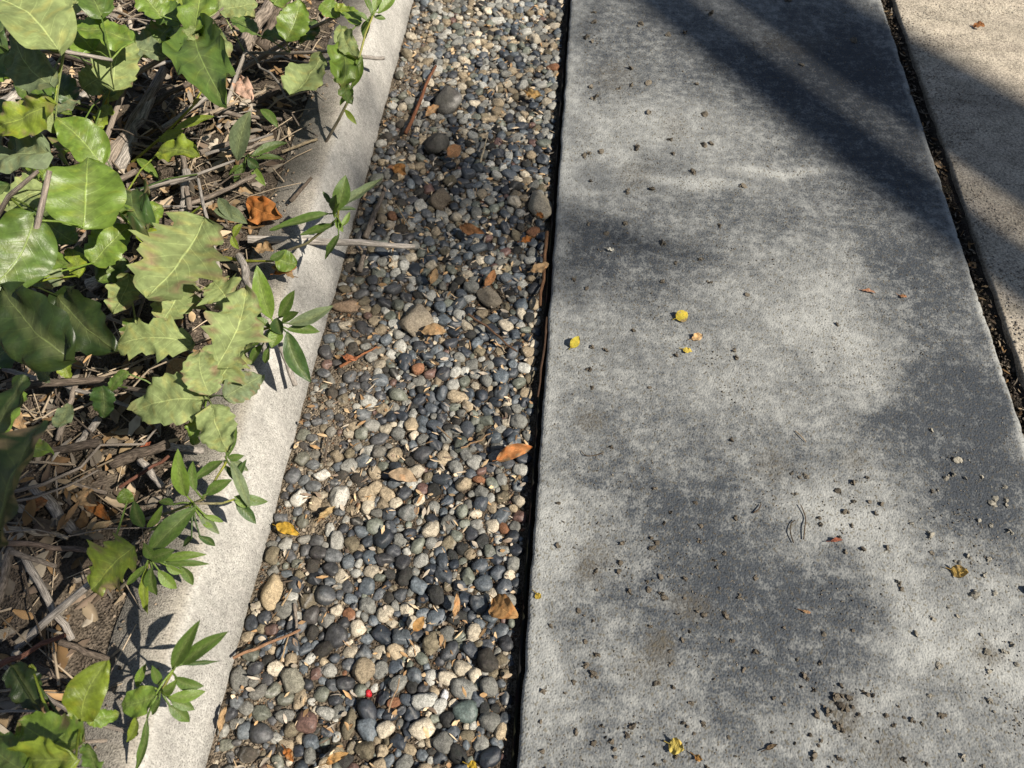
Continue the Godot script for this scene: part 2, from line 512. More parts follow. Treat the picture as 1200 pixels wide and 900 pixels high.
func make_setting() -> void:
	# ground to the horizon
	var s := Shape.new()
	s.flat_quad(Vector3(-60, -0.16, -60), Vector3(60, -0.16, -60), Vector3(60, -0.16, 60), Vector3(-60, -0.16, 60), Color(0.2, 0.16, 0.11))
	structure("ground", s.finish(), mats.soil)
	# the slab: flat top on the path, rounded arrises, with its own edges running down
	s = Shape.new()
	var rows := 320
	var xs := [SLAB_LEFT, SLAB_LEFT + 0.0015, SLAB_LEFT + 0.005, SLAB_LEFT + 0.012]
	for i in range(1, 24):
		xs.append(lerpf(SLAB_LEFT + 0.012, SLAB_RIGHT - 0.016, i / 24.0))
	xs.append_array([SLAB_RIGHT - 0.016, SLAB_RIGHT - 0.009, SLAB_RIGHT - 0.003, SLAB_RIGHT])
	var drop := {0: -0.008, 1: -0.0038, 2: -0.0010, 3: 0.0}
	var m := xs.size()
	for i in rows:
		var z := lerpf(0.0, -2.4, float(i) / (rows - 1))
		for j in m:
			var x: float = xs[j]
			var y: float = drop.get(j, 0.0)
			var edge := m - 1 - j
			if edge == 0: y = -0.007
			elif edge == 1: y = -0.0018
			elif edge == 2: y = 0.0012
			elif edge == 3: y = 0.0
			if j > 3 and edge > 3:
				y += 0.0016 * n3.get_noise_2d(x * 5.0, z * 5.0)
			if j < 3 or edge < 3:
				var chip := n3.get_noise_2d(z * 55.0, x * 3.0)
				x += 0.0022 * n3.get_noise_2d(z * 14.0, 3.0 + x) + (0.004 if edge < 3 else -0.0) * -maxf(chip - 0.25, 0.0)
				y -= 0.012 * maxf(chip - 0.3, 0.0)
			s.add(Vector3(x, y, z), Color.WHITE, Vector2((xs[j] - SLAB_LEFT) / (SLAB_RIGHT - SLAB_LEFT), float(i) / (rows - 1)))
	s.grid(rows, m, 0, false, true)
	structure("concrete_slab", s.finish(), mats.slab)
	for part in [[NEAR_Z, 0.0, NEAR_Z / 2.4, 0.0], [-2.4, FAR_Z, 1.0, 0.25]]:   # the slab goes on out of the frame
		s = Shape.new()
		var q := [Vector3(SLAB_LEFT, 0, part[1]), Vector3(SLAB_RIGHT, 0, part[1]), Vector3(SLAB_RIGHT, 0, part[0]), Vector3(SLAB_LEFT, 0, part[0])]
		var t := [Vector2(0, part[3]), Vector2(1, part[3]), Vector2(1, part[2]), Vector2(0, part[2])]
		for k in 4:
			s.add(q[k], Color.WHITE, t[k])
		s.quad(0, 1, 2, 3)
		structure("concrete_slab", s.finish(), mats.slab)
	var dark := Color(0.10, 0.098, 0.092)
	structure("slab_side", profile_strip([Vector2(SLAB_LEFT, -0.15), Vector2(SLAB_LEFT + 0.001, -0.0082)], [dark, dark], 0.05, 0.0005, 61), mats.slab_side)
	structure("slab_side", profile_strip([Vector2(SLAB_RIGHT - 0.001, -0.0072), Vector2(SLAB_RIGHT - 0.001, -0.15)], [Color(0.16, 0.155, 0.145), dark], 0.05, 0.0005, 62), mats.slab_side)
	# black strip painting the shade in the gap along the slab
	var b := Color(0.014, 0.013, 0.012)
	var shade_strip := profile_strip([Vector2(-0.0195, -0.15), Vector2(-0.0185, -0.018), Vector2(-0.0172, -0.0150), Vector2(-0.0138, -0.0148), Vector2(-0.0125, -0.0170), Vector2(-0.012, -0.15)], [b, b, b, b, b, b], 0.012, 0.0011, 63)
	tag(obj("gap_shade_strip", shade_strip, mats.gap_shade), "thin black strip painting the shaded gap between the pebbles and concrete slab", "edging")
	# the bed below the pebbles
	s = Shape.new()
	var nx := 40
	var nz := 240
	for i in nz:
		var z := lerpf(NEAR_Z, FAR_Z, float(i) / (nz - 1))
		for j in nx:
			var x := lerpf(CURB_FOOT - 0.012, SLAB_LEFT - 0.001, float(j) / (nx - 1))
			var d := clampf(dirtiness(x, z), 0.0, 1.0)
			s.add(Vector3(x, bed_height(x, z), z), Color(0.12, 0.095, 0.07).lerp(Color(0.29, 0.24, 0.18), d) * (0.85 + 0.4 * n3.get_noise_2d(x * 30.0, z * 30.0)))
	s.grid(nz, nx, 0, false, true)
	structure("pebble_bed_ground", s.finish(), mats.soil)
	# the curb: worn sloping face, rounded edge, dusty top
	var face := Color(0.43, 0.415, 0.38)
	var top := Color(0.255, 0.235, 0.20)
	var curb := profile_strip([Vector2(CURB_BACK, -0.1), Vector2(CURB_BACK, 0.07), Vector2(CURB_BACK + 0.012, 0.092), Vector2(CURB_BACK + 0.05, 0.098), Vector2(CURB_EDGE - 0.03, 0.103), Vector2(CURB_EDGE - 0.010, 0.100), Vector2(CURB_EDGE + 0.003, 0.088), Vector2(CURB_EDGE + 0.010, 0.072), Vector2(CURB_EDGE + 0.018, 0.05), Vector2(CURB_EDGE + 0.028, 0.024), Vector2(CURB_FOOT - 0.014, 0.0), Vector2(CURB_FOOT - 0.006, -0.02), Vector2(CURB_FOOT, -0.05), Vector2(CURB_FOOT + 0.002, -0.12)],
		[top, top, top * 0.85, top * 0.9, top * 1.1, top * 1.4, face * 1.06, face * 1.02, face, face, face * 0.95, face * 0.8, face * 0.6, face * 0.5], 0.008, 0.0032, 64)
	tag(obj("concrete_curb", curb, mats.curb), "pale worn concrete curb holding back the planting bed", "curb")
	# planting bed soil
	s = Shape.new()
	nx = 70
	nz = 150
	for i in nz:
		var z := lerpf(NEAR_Z, FAR_Z, float(i) / (nz - 1))
		for j in nx:
			var x := lerpf(-2.6, CURB_BACK + 0.02, pow(float(j) / (nx - 1), 0.6))
			s.add(Vector3(x, soil_height(x, z), z), Color(0.135, 0.11, 0.085) * (0.9 + 0.5 * n3.get_noise_2d(x * 12.0, z * 12.0)))
	s.grid(nz, nx, 0, false, true)
	structure("planting_bed_soil", s.finish(), mats.soil)
	# dark joint on the right, then the exposed-aggregate path
	structure("joint_soil", profile_strip([Vector2(SLAB_RIGHT - 0.003, -0.016), Vector2(0.882, -0.022), Vector2(0.893, -0.020), Vector2(AGGREGATE_LEFT + 0.003, -0.012)], [Color(0.045, 0.038, 0.03), Color(0.03, 0.026, 0.021), Color(0.03, 0.026, 0.021), Color(0.06, 0.05, 0.04)], 0.008, 0.011, 65), mats.soil)
	var sand := Color(0.405, 0.355, 0.28)
	structure("aggregate_path", profile_strip([Vector2(AGGREGATE_LEFT, -0.12), Vector2(AGGREGATE_LEFT + 0.001, -0.006), Vector2(AGGREGATE_LEFT + 0.006, 0.0), Vector2(AGGREGATE_LEFT + 0.1, 0.001), Vector2(AGGREGATE_LEFT + 0.3, 0.001), Vector2(AGGREGATE_LEFT + 0.6, 0.001), Vector2(3.6, 0.0)], [sand * 0.35, sand * 0.6, sand, sand, sand, sand, sand], 0.02, 0.0022, 66), mats.aggregate)
	# grains standing out of the aggregate, too small to count
	s = Shape.new()
	var tones := [Color(0.5, 0.43, 0.34), Color(0.38, 0.32, 0.25), Color(0.26, 0.23, 0.2), Color(0.6, 0.55, 0.47), Color(0.36, 0.29, 0.21), Color(0.24, 0.22, 0.19)]
	for i in 26000:
		var x := rng.randf_range(AGGREGATE_LEFT + 0.002, 1.62)
		var z := rng.randf_range(-2.75, 0.1)
		grain(s, Vector3(x, 0.0005, z), rng.randf_range(0.0012, 0.0031), 0.6, tones[rng.randi() % tones.size()] * rng.randf_range(0.8, 1.15))
	stuff("aggregate_grains", s.finish(), mats.grainy_stone, "small tan and grey grains showing in the exposed aggregate path", "gravel")
	# crumbs and bits in the joint
	s = Shape.new()
	for i in 2200:
		var x := rng.randf_range(SLAB_RIGHT + 0.001, AGGREGATE_LEFT + 0.001)
		grain(s, Vector3(x, -0.019 + rng.randf_range(-0.003, 0.004), rng.randf_range(-2.7, 0.0)), rng.randf_range(0.0015, 0.005), 0.8, Color(0.085, 0.07, 0.055) * rng.randf_range(0.3, 1.9))
	for i in 260:
		scrap(s, Vector3(rng.randf_range(SLAB_RIGHT + 0.004, AGGREGATE_LEFT - 0.004), -0.012, rng.randf_range(-2.4, 0.0)), rng.randf_range(0.005, 0.02), rng.randf_range(0.001, 0.003), 0.7)
	stuff("joint_debris", s.finish(), mats.clod, "dark crumbly dirt lying in the joint beside the aggregate path", "dirt")


func grain(s: Shape, at: Vector3, r: float, squash: float, c: Color) -> void:
	# an irregular eight-sided crumb
	var k := s.v.size()
	var turn := rng.randf() * TAU
	for i in 4:
		var w := turn + i * PI / 2 + rng.randf_range(-0.4, 0.4)
		var q := r * rng.randf_range(0.7, 1.25)
		s.add(at + Vector3(cos(w) * q, rng.randf_range(-0.2, 0.2) * r, sin(w) * q), c * rng.randf_range(0.85, 1.1))
	s.add(at + Vector3(rng.randf_range(-0.3, 0.3) * r, r * squash * rng.randf_range(0.7, 1.2), rng.randf_range(-0.3, 0.3) * r), c)
	s.add(at - Vector3(0, r * squash, 0), c)
	for i in 4:
		s.tri(k + i, k + (i + 1) % 4, k + 4)
		s.tri(k + (i + 1) % 4, k + i, k + 5)


# ---------------------------------------------------------------- pebbles

var unit_stones := []     # [points, normals, indices]


func make_unit_stones() -> void:
	for kk in 28:
		# fourteen shapes, and the same again with fewer faces for the smallest stones
		var k := kk % 14
		var rings := 9 if kk < 14 else 6
		var segs := 14 if kk < 14 else 9
		var angular := k >= 11
		var f := noise(0.75 if not angular else 1.1, 2, 200 + k)
		var s := Shape.new()
		s.add(Vector3(0, 1, 0))
		for i in range(1, rings):
			var a := PI * i / rings
			for j in segs:
				var b := TAU * j / segs
				s.add(Vector3(sin(a) * cos(b), cos(a), sin(a) * sin(b)))
		s.add(Vector3(0, -1, 0))
		for i in s.v.size():
			var p := s.v[i]
			if angular:
				# cut by a few planes
				for q in 9:
					var d := Vector3(sin(q * 2.4 + k), cos(q * 1.7 + k * 2.0) * 0.9, cos(q * 2.9 + k * 0.7)).normalized()
					var over := p.dot(d) - 0.74 - 0.12 * sin(q * 5.0 + k)
					if over > 0.0:
						p -= d * over
				p *= 1.18
			else:
				# rounder or boxier
				var e := 0.84 + 0.13 * sin(k * 1.9)
				p = Vector3(signf(p.x) * pow(absf(p.x), e), signf(p.y) * pow(absf(p.y), e), signf(p.z) * pow(absf(p.z), e))
			p *= 1.0 + (0.34 if not angular else 0.2) * f.get_noise_3d(p.x + 3.0, p.y, p.z)
			p.x *= 1.0 + 0.16 * sin(k * 2.3) * p.z      # egg-shaped
			s.v[i] = p
		for j in segs:
			s.tri(1 + j, 1 + (j + 1) % segs, 0)
			var l := 1 + (rings - 2) * segs
			s.tri(l + (j + 1) % segs, l + j, s.v.size() - 1)
		for i in rings - 2:
			for j in segs:
				var a := 1 + i * segs + j
				var b := 1 + i * segs + (j + 1) % segs
				s.quad(b, a, a + segs, b + segs)
		for i in s.n.size():
			s.n[i] = s.n[i].normalized()
		unit_stones.append([s.v, s.n, s.ix])


func put_stone(s: Shape, kind: int, basis: Basis, size: Vector3, at: Vector3, c: Color, vein: float) -> void:
	var u: Array = unit_stones[kind]
	var pts: PackedVector3Array = u[0]
	var nor: PackedVector3Array = u[1]
	var tri: PackedInt32Array = u[2]
	var first := s.v.size()
	var off := rng.randf() * 50.0
	var lean := Vector3(rng.randf_range(-1, 1), rng.randf_range(-1, 1), rng.randf_range(-1, 1)).normalized()
	var where := rng.randf_range(-0.4, 0.4)
	for i in pts.size():
		var p := pts[i]
		s.v.append(at + basis * (p * size))
		s.n.append(basis * (nor[i] / size))
		var q := 1.0 + 0.38 * n3.get_noise_3d(p.x * 1.5 + off, p.y * 1.5, p.z * 1.5)
		var col := c * q
		if vein > 0.0:
			col = col.lerp(Color(0.5, 0.48, 0.44), vein * clampf(1.0 - absf(p.dot(lean) - where) * 5.0, 0.0, 1.0))
		s.c.append(col)
		s.uv.append(Vector2.ZERO)
	for i in tri:
		s.ix.append(first + i)


# [name, colour, grainy, weight]
var stone_tones := [
	["blue black", Color(0.028, 0.036, 0.048), false, 16.0],
	["slate grey", Color(0.062, 0.075, 0.090), false, 14.0],
	["blue grey", Color(0.115, 0.137, 0.155), false, 12.0],
	["charcoal", Color(0.036, 0.037, 0.036), true, 8.0],
	["mid grey", Color(0.215, 0.215, 0.195), true, 12.0],
	["greenish grey", Color(0.165, 0.180, 0.145), false, 8.0],
	["olive brown", Color(0.20, 0.17, 0.115), true, 6.0],
	["tan", Color(0.37, 0.30, 0.205), true, 6.5],
	["cream", Color(0.54, 0.475, 0.365), true, 7.0],
	["pale grey", Color(0.42, 0.415, 0.375), true, 9.0],
	["dull red", Color(0.150, 0.085, 0.070), false, 1.6],
	["rusty", Color(0.270, 0.130, 0.070), true, 0.8],
]


func tone_at(x: float, z: float) -> int:
	# the far end of the strip holds more pale stones
	var pale := smoothstep(-1.5, -2.1, z)
	var sum := 0.0
	var weights := []
	for t in stone_tones:
		var w: float = t[3]
		var lum: float = t[1].g
		if lum > 0.2:
			w *= 1.0 + 1.3 * pale
		elif lum < 0.08:
			w *= 1.0 - 0.35 * pale
		weights.append(w)
		sum += w
	var r := rng.randf() * sum
	for i in weights.size():
		r -= weights[i]
		if r <= 0.0:
			return i
	return 1


func relation(at: Vector3, marks: Array, far_words: bool) -> String:
	# how a small stone lies to the nearest odd thing
	var best: Array = marks[0]
	var bd := 1e9
	for m in marks:
		var d: float = Vector2(m[1].x - at.x, m[1].z - at.z).length() * m[2]
		if d < bd:
			bd = d
			best = m
	var dx: float = at.x - best[1].x
	var dz: float = at.z - best[1].z
	last_distance = bd
	var near := "just " if bd < 0.05 and far_words else ""
	if absf(dx) > absf(dz) * 1.7:
		if far_words:
			return near + ("curbward of " if dx < 0 else "slabward of ") + best[0]
		return near + ("pebbleward of " if dx < 0 else "pathward of ") + best[0]
	if absf(dz) > absf(dx) * 1.7:
		return near + ("beyond " if dz < 0 else "this side of ") + best[0]
	if far_words:
		return near + ("beyond and curbward of " if dz < 0 and dx < 0 else "beyond and slabward of " if dz < 0 else "nearer and curbward of " if dx < 0 else "nearer and slabward of ") + best[0]
	return near + ("slightly pebbleward of " if dz < 0 and dx < 0 else "diagonally beyond " if dz < 0 else "diagonally before " if dx < 0 else "slightly pathward of ") + best[0]


var last_distance := 0.0
var told := []       # [node, label, category, group, distance to its landmark]: told apart once all are laid


func tell(o: Node, label: String, category: String, group: String) -> void:
	tag(o, label, category, group)
	told.append([o, label, last_distance])


func tell_apart() -> void:
	var same := {}
	for t in told:
		if not same.has(t[1]):
			same[t[1]] = []
		same[t[1]].append(t)
	var order := ["nearest", "second", "third", "fourth", "fifth", "sixth", "seventh", "eighth", "ninth", "tenth", "eleventh", "twelfth", "thirteenth", "fourteenth", "fifteenth", "sixteenth", "seventeenth", "eighteenth"]
	for label in same:
		var all: Array = same[label]
		if all.size() < 2:
			continue
		all.sort_custom(func(p, q): return p[2] < q[2])
		for i in mini(all.size(), order.size()):
			all[i][0].set_meta("label", "%s, %s to it" % [label, "nearest" if i == 0 else order[i] + " nearest"] if label.split(" ").size() < 13 else "%s, %s" % [label, order[i]])
	told.clear()


func odd_stone(label: String, at: Vector3, size: Vector3, kind: int, c: Color, turn: float, called := "stone", vein := 0.0, smooth := false) -> void:
	var y := bed_height(at.x, at.z) + size.y * 0.45
	var s := Shape.new()
	put_stone(s, kind, Basis.from_euler(Vector3(rng.randf_range(-0.15, 0.15), turn, rng.randf_range(-0.15, 0.15))), size, Vector3.ZERO, c, vein)
	var o := obj(called, s.finish(), mats.smooth_stone if smooth else mats.grainy_stone)
	o.position = Vector3(at.x, y, at.z)
	tag(o, label, "stone")


func make_pebbles(taken: Array) -> void:
	# stones laid by dropping them in, the largest first, wherever there is still room
	var cell := 0.03
	var used := {}
	var all := []
	var put := func(x: float, z: float, r: float) -> void:
		var key := Vector2i(floori(x / cell), floori(z / cell))
		if not used.has(key):
			used[key] = []
		used[key].append(Vector3(x, z, r))
	for t in taken:
		put.call(t.x, t.z, t.y)
	var passes := [[0.0132, 0.0160, 320], [0.0110, 0.0132, 2600], [0.0090, 0.0112, 12000], [0.0070, 0.0092, 24000], [0.0052, 0.0070, 36000], [0.0036, 0.0052, 30000]]
	for ps in passes:
		for tries in int(ps[2] * 1.45):
			var x := rng.randf_range(CURB_FOOT + 0.004, -0.027)
			var z := rng.randf_range(-3.5, 0.4)
			var r := rng.randf_range(ps[0], ps[1])
			if x - r * 0.8 < CURB_FOOT or x + r * 0.85 > -0.024:
				continue
			var dirt := dirtiness(x, z)
			if dirt > 0.62 and rng.randf() < 0.8 or dirt > 0.34 and rng.randf() < 0.3:
				continue
			var ok := true
			var reach := r + 0.026
			for i in range(floori((x - reach) / cell), floori((x + reach) / cell) + 1):
				for j in range(floori((z - reach) / cell), floori((z + reach) / cell) + 1):
					for o in used.get(Vector2i(i, j), []):
						if Vector2(o.x - x, o.y - z).length() < (o.z + r) * 0.86:
							ok = false
							break
					if not ok: break
				if not ok: break
			if not ok:
				continue
			put.call(x, z, r)
			all.append([x, z, r, dirt])
	# which show largest
	var eye := Vector3(0, 1.25, 0)
	var ranked := []
	for k in all.size():
		var a: Array = all[k]
		var p := Vector3(a[0], 0, a[1])
		var inside: bool = a[1] < -0.2 and a[1] > -2.2
		ranked.append([a[2] / eye.distance_to(p) * (1.0 if inside else 0.0), k])
	ranked.sort_custom(func(p, q): return p[0] > q[0])
	var single := {}
	for i in mini(300, ranked.size()):
		single[ranked[i][1]] = true
	var rest_smooth := Shape.new()
	var rest_grainy := Shape.new()
	var labels := {}
	for k in all.size():
		var a: Array = all[k]
		var r: float = a[2]
		var at := Vector3(a[0], 0, a[1])
		var tone: int = tone_at(a[0], a[1])
		var info: Array = stone_tones[tone]
		var long := rng.randf_range(1.0, 1.34) if rng.randf() < 0.72 else rng.randf_range(1.25, 1.6)
		var size := Vector3(r * sqrt(long), r * rng.randf_range(0.52, 0.76), r / sqrt(long)) * rng.randf_range(0.98, 1.1)
		var kind := rng.randi_range(0, 10) if rng.randf() < 0.86 else rng.randi_range(11, 13)
		var basis := Basis.from_euler(Vector3(rng.randf_range(-0.35, 0.35), rng.randf() * TAU, rng.randf_range(-0.35, 0.35)))
		var c: Color = info[1] * rng.randf_range(0.75, 1.35)
		c = c.lerp(Color(0.22, 0.175, 0.125), clampf(a[3] * 0.35, 0.0, 0.3) + rng.randf() * 0.05)
		var vein := 0.55 if rng.randf() < 0.15 and info[1].g < 0.2 else 0.0
		at.y = bed_height(a[0], a[1]) + size.y * rng.randf_range(0.35, 0.8) - 0.003 + (0.3 * r * n3.get_noise_2d(a[0] * 20.0, a[1] * 20.0))
		if not single.has(k):
			put_stone(rest_grainy if info[2] else rest_smooth, kind + (14 if r < 0.0085 else 0), basis, size, at, c, vein)
			continue
		var s := Shape.new()
		put_stone(s, kind, basis, size, Vector3.ZERO, c, vein)
		var o := obj("pebble", s.finish(), mats.grainy_stone if info[2] else mats.smooth_stone)
		o.position = at
		var shape: String = "angular" if kind > 10 else "long" if long > 1.38 else "oval" if long > 1.15 else "round"
		var big: String = "big " if r > 0.0128 else ""
		var text: String = "%s%s%s %s pebble %s" % [big, "veined " if vein > 0.0 else "", info[0], shape, relation(at, landmarks, true)]
		tell(o, text, "pebble", "river pebbles filling the strip between curb and slab")
	stuff("small_pebbles", rest_smooth.finish(), mats.smooth_stone, "smooth dark small pebbles packed in the strip beside the curb", "pebbles")
	stuff("small_pebbles", rest_grainy.finish(), mats.grainy_stone, "grainy pale and brown small pebbles packed in the strip", "pebbles")
	# grit and soil crumbs between them
	var g := Shape.new()
	var grit := [Color(0.48, 0.4, 0.3), Color(0.24, 0.19, 0.14), Color(0.11, 0.085, 0.06), Color(0.4, 0.33, 0.24), Color(0.09, 0.09, 0.09), Color(0.28, 0.16, 0.09)]
	for i in 34000:
		var x := rng.randf_range(CURB_FOOT, -0.024)
		var z := rng.randf_range(-3.4, 0.3)
		var d := clampf(dirtiness(x, z), 0.0, 1.0)
		if rng.randf() > 0.42 + d * 0.7:
			continue
		grain(g, Vector3(x, bed_height(x, z) + 0.001, z), rng.randf_range(0.0012, 0.0034) * (1.0 + (0.7 if rng.randf() < 0.08 else 0.0)), 0.75, grit[rng.randi() % grit.size()] * rng.randf_range(0.75, 1.2))
	stuff("grit", g.finish(), mats.clod, "loose tan grit and soil crumbs lying between the pebbles", "grit")
	# broken straw, needles and leaf scraps among the stones
	g = Shape.new()
	for i in 1500:
		var x := rng.randf_range(CURB_FOOT + 0.005, -0.028)
		var z := rng.randf_range(-2.4, 0.0)
		scrap(g, Vector3(x, bed_height(x, z) + rng.randf_range(0.004, 0.016), z), rng.randf_range(0.005, 0.02), rng.randf_range(0.0007, 0.004))
	stuff("leaf_scraps", g.finish(), mats.litter, "tiny straw and leaf scraps caught between the pebbles", "litter")


func scrap(s: Shape, at: Vector3, l: float, w: float, bright := 1.0) -> void:
	# a small curled sliver of dead leaf
	var tones := [Color(0.38, 0.24, 0.12), Color(0.47, 0.34, 0.2), Color(0.27, 0.17, 0.09), Color(0.55, 0.43, 0.29), Color(0.36, 0.31, 0.25), Color(0.2, 0.15, 0.11), Color(0.42, 0.36, 0.28), Color(0.28, 0.24, 0.19)]
	var c: Color = tones[rng.randi() % tones.size()] * rng.randf_range(0.75, 1.15) * bright
	var b := Basis.from_euler(Vector3(rng.randf_range(-0.5, 0.5), rng.randf() * TAU, rng.randf_range(-0.6, 0.6)))
	var curl := rng.randf_range(-0.5, 0.5)
	var cup := rng.randf_range(-0.7, 0.7)
	var first := s.v.size()
	var lop := [rng.randf_range(0.6, 2.2), rng.randf_range(0.7, 1.2), 1.0, rng.randf_range(0.6, 1.2), rng.randf_range(0.5, 2.0)]
	for i in 5:
		var t := i / 4.0
		var hw: float = w * sin(PI * (0.06 + 0.88 * t)) * lop[i]
		for j in 3:
			var q := j - 1.0
			s.add(at + b * Vector3(q * hw, curl * l * t * (1.0 - t) + absf(q) * hw * cup, (t - 0.5) * l), c * rng.randf_range(0.7, 1.1))
	s.grid(5, 3, first)


# ---------------------------------------------------------------- leaves

func leaf_shape(s: Shape, base: Vector3, tip: Vector3, width: float, face: Vector3, kind: String, c: Color, seed_: int) -> void:
	var axis := tip - base
	var l := axis.length()
	var t := axis / l
	var side := t.cross(face).normalized()
	var nor := side.cross(t)
	var r := RandomNumberGenerator.new()
	r.seed = seed_ * 7919 + 13
	var broad := kind != "narrow"
	var rows := 25 if broad else 13
	var cs := [-1.0, -0.72, -0.4, -0.08, 0.08, 0.4, 0.72, 1.0] if broad else [-1.0, -0.5, -0.07, 0.07, 0.5, 1.0]
	var first := s.v.size()
	var fold := r.randf_range(0.1, 0.32) if broad else r.randf_range(0.25, 0.5)
	var arch := r.randf_range(0.04, 0.2) * (1.0 if broad else 0.8) * (1.0 if r.randf() < 0.8 else -0.6)
	var wave := r.randf_range(0.045, 0.11) if broad else 0.015
	var bend := r.randf_range(-0.09, 0.09)
	var teeth := 0.0
	if kind == "toothed": teeth = 0.12
	elif kind == "jagged": teeth = 0.3
	var ph := r.randf() * 20.0
	var saw := [-0.35, 0.05, 0.55, 1.0]
	var dead := r.randf() < (0.75 if kind == "jagged" else 0.3)
	var tip_dead := r.randf() < 0.3
	for i in rows:
		var u := float(i) / (rows - 1)
		var w: float
		if kind == "narrow":
			w = pow(sin(PI * pow(u, 0.92)), 0.85)
		elif kind == "dry":
			w = pow(sin(PI * pow(u, 0.85)), 0.75)
		else:
			w = pow(sin(PI * pow(u, 0.78)), 0.58)
		if kind == "jagged":
			w *= 1.0 + 0.22 * sin(u * 15.0 + ph)
		w = maxf(w, 0.02) * width * 0.5
		for j in cs.size():
			var q: float = cs[j]
			var hw := w
			if absf(q) > 0.9:
				hw *= 1.0 + teeth * (saw[(i + (0 if q > 0 else 2)) % 4] - 0.35) * r.randf_range(0.5, 1.2)
			elif absf(q) > 0.6:
				hw *= 1.0 + teeth * 0.25 * (saw[(i + (0 if q > 0 else 2)) % 4] - 0.35)
			var n := n3.get_noise_2d(u * 2.2 + ph, q * 1.1 + ph)
			var up := absf(q) * hw * fold + arch * l * 4.0 * u * (1.0 - u) * 0.5 + wave * l * n * (0.3 + absf(q)) * 1.6
			up += wave * l * 0.5 * sin(u * 17.0 + ph + (2.0 if q > 0 else 0.0)) * absf(q) * absf(q)
			var p := base + t * (u * l) + side * (q * hw + bend * l * sin(PI * u)) + nor * up
			var col := c * (1.0 + 0.2 * n3.get_noise_2d(u * l * 30.0 + ph * 2.0, q * w * 30.0))
			if broad:
				var spot := n3.get_noise_2d(u * l * 55.0 + ph * 3.0, q * w * 55.0 + ph)
				if dead and spot > 0.16 and absf(q) > 0.7 or tip_dead and u > 0.93:
					col = col.lerp(Color(0.42, 0.3, 0.17), clampf((spot - 0.1) * 4.0, 0.3, 0.9))
				elif spot < -0.34:
					col = col.lerp(Color(c.r * 1.5, c.g * 1.15, c.b * 0.9), 0.5)
			if absf(q) < 0.1 and kind != "dry":
				col = col.lerp(Color(0.36, 0.4, 0.16), 0.35)
			s.add(p, col, Vector2(q * 0.5 + 0.5, u))
	s.grid(rows, cs.size(), first)


var greens := {
	"bright": Color(0.265, 0.41, 0.065), "lime": Color(0.37, 0.48, 0.055), "mid": Color(0.17, 0.28, 0.055), "deep": Color(0.085, 0.165, 0.04),
	"pale": Color(0.40, 0.49, 0.19), "dusty": Color(0.39, 0.48, 0.19), "dark": Color(0.045, 0.08, 0.02), "grey": Color(0.27, 0.34, 0.18), "yellow": Color(0.5, 0.42, 0.05),  # the dark tone paints shade into the nearest leaves
}


func leaf(plant: Node3D, base: Vector3, tip: Vector3, width: float, tone: String, kind := "toothed", roll := 0.0, from := Vector3.INF) -> void:
	var k := plant.get_child_count() + 31 * int(absf(base.x * 1000.0))
	var t := (tip - base).normalized()
	var face := (Vector3(0, 1.0, 0) + Vector3(0.15, 0, 0.22)).normalized()
	face = face.rotated(t, roll)
	var s := Shape.new()
	var o := plant.position
	leaf_shape(s, base - o, tip - o, width * (1.12 if kind == "jagged" else 1.0), face, kind, greens[tone], k)
	if from != Vector3.INF:
		rod(s, PackedVector3Array([from - o, (from + base) * 0.5 - o + Vector3(0, 0.006, 0), base - o + t * 0.004]), 0.0017, 0.0013, greens[tone] * 1.2 + Color(0.06, 0.03, 0.01), greens[tone] * 1.3, 5, 0.05)
	var dusty := tone in ["pale", "dusty", "grey"]
	obj("leaf", s.finish(), mats.dusty_leaf if dusty else mats.glossy_leaf, plant)


func stem(plant: Node3D, pts: PackedVector3Array, r0: float, r1: float, a: Color, b: Color, called := "stem") -> void:
	var s := Shape.new()
	var local := PackedVector3Array()
	for i in pts.size():
		local.append(pts[i] - plant.position)
	rod(s, local, r0, r1, a, b, 8, 0.08)
	obj(called, s.finish(), mats.bark, plant)


const BARK := Color(0.35, 0.29, 0.235)
const BARK_GREY := Color(0.46, 0.415, 0.365)
const BARK_DARK := Color(0.17, 0.135, 0.105)
const GREEN_STEM := Color(0.36, 0.38, 0.06)


# ---------------------------------------------------------------- the planting bed

func stick(label: String, a: Vector3, b: Vector3, r0: float, r1: float, c: Color, called := "twig", bend := 0.045, group := "") -> void:
	var mid := (a + b) * 0.5
	var s := Shape.new()
	var pts := wander(a - mid, b - mid, 7, bend)
	rod(s, pts, r0, r1, c, c * 0.9, 8, 0.1)
	var o := obj(called, s.finish(), mats.bark)
	o.position = mid
	if group:
		tell(o, label, "twig", group)
	else:
		tag(o, label, "branch" if called == "branch" else "twig")


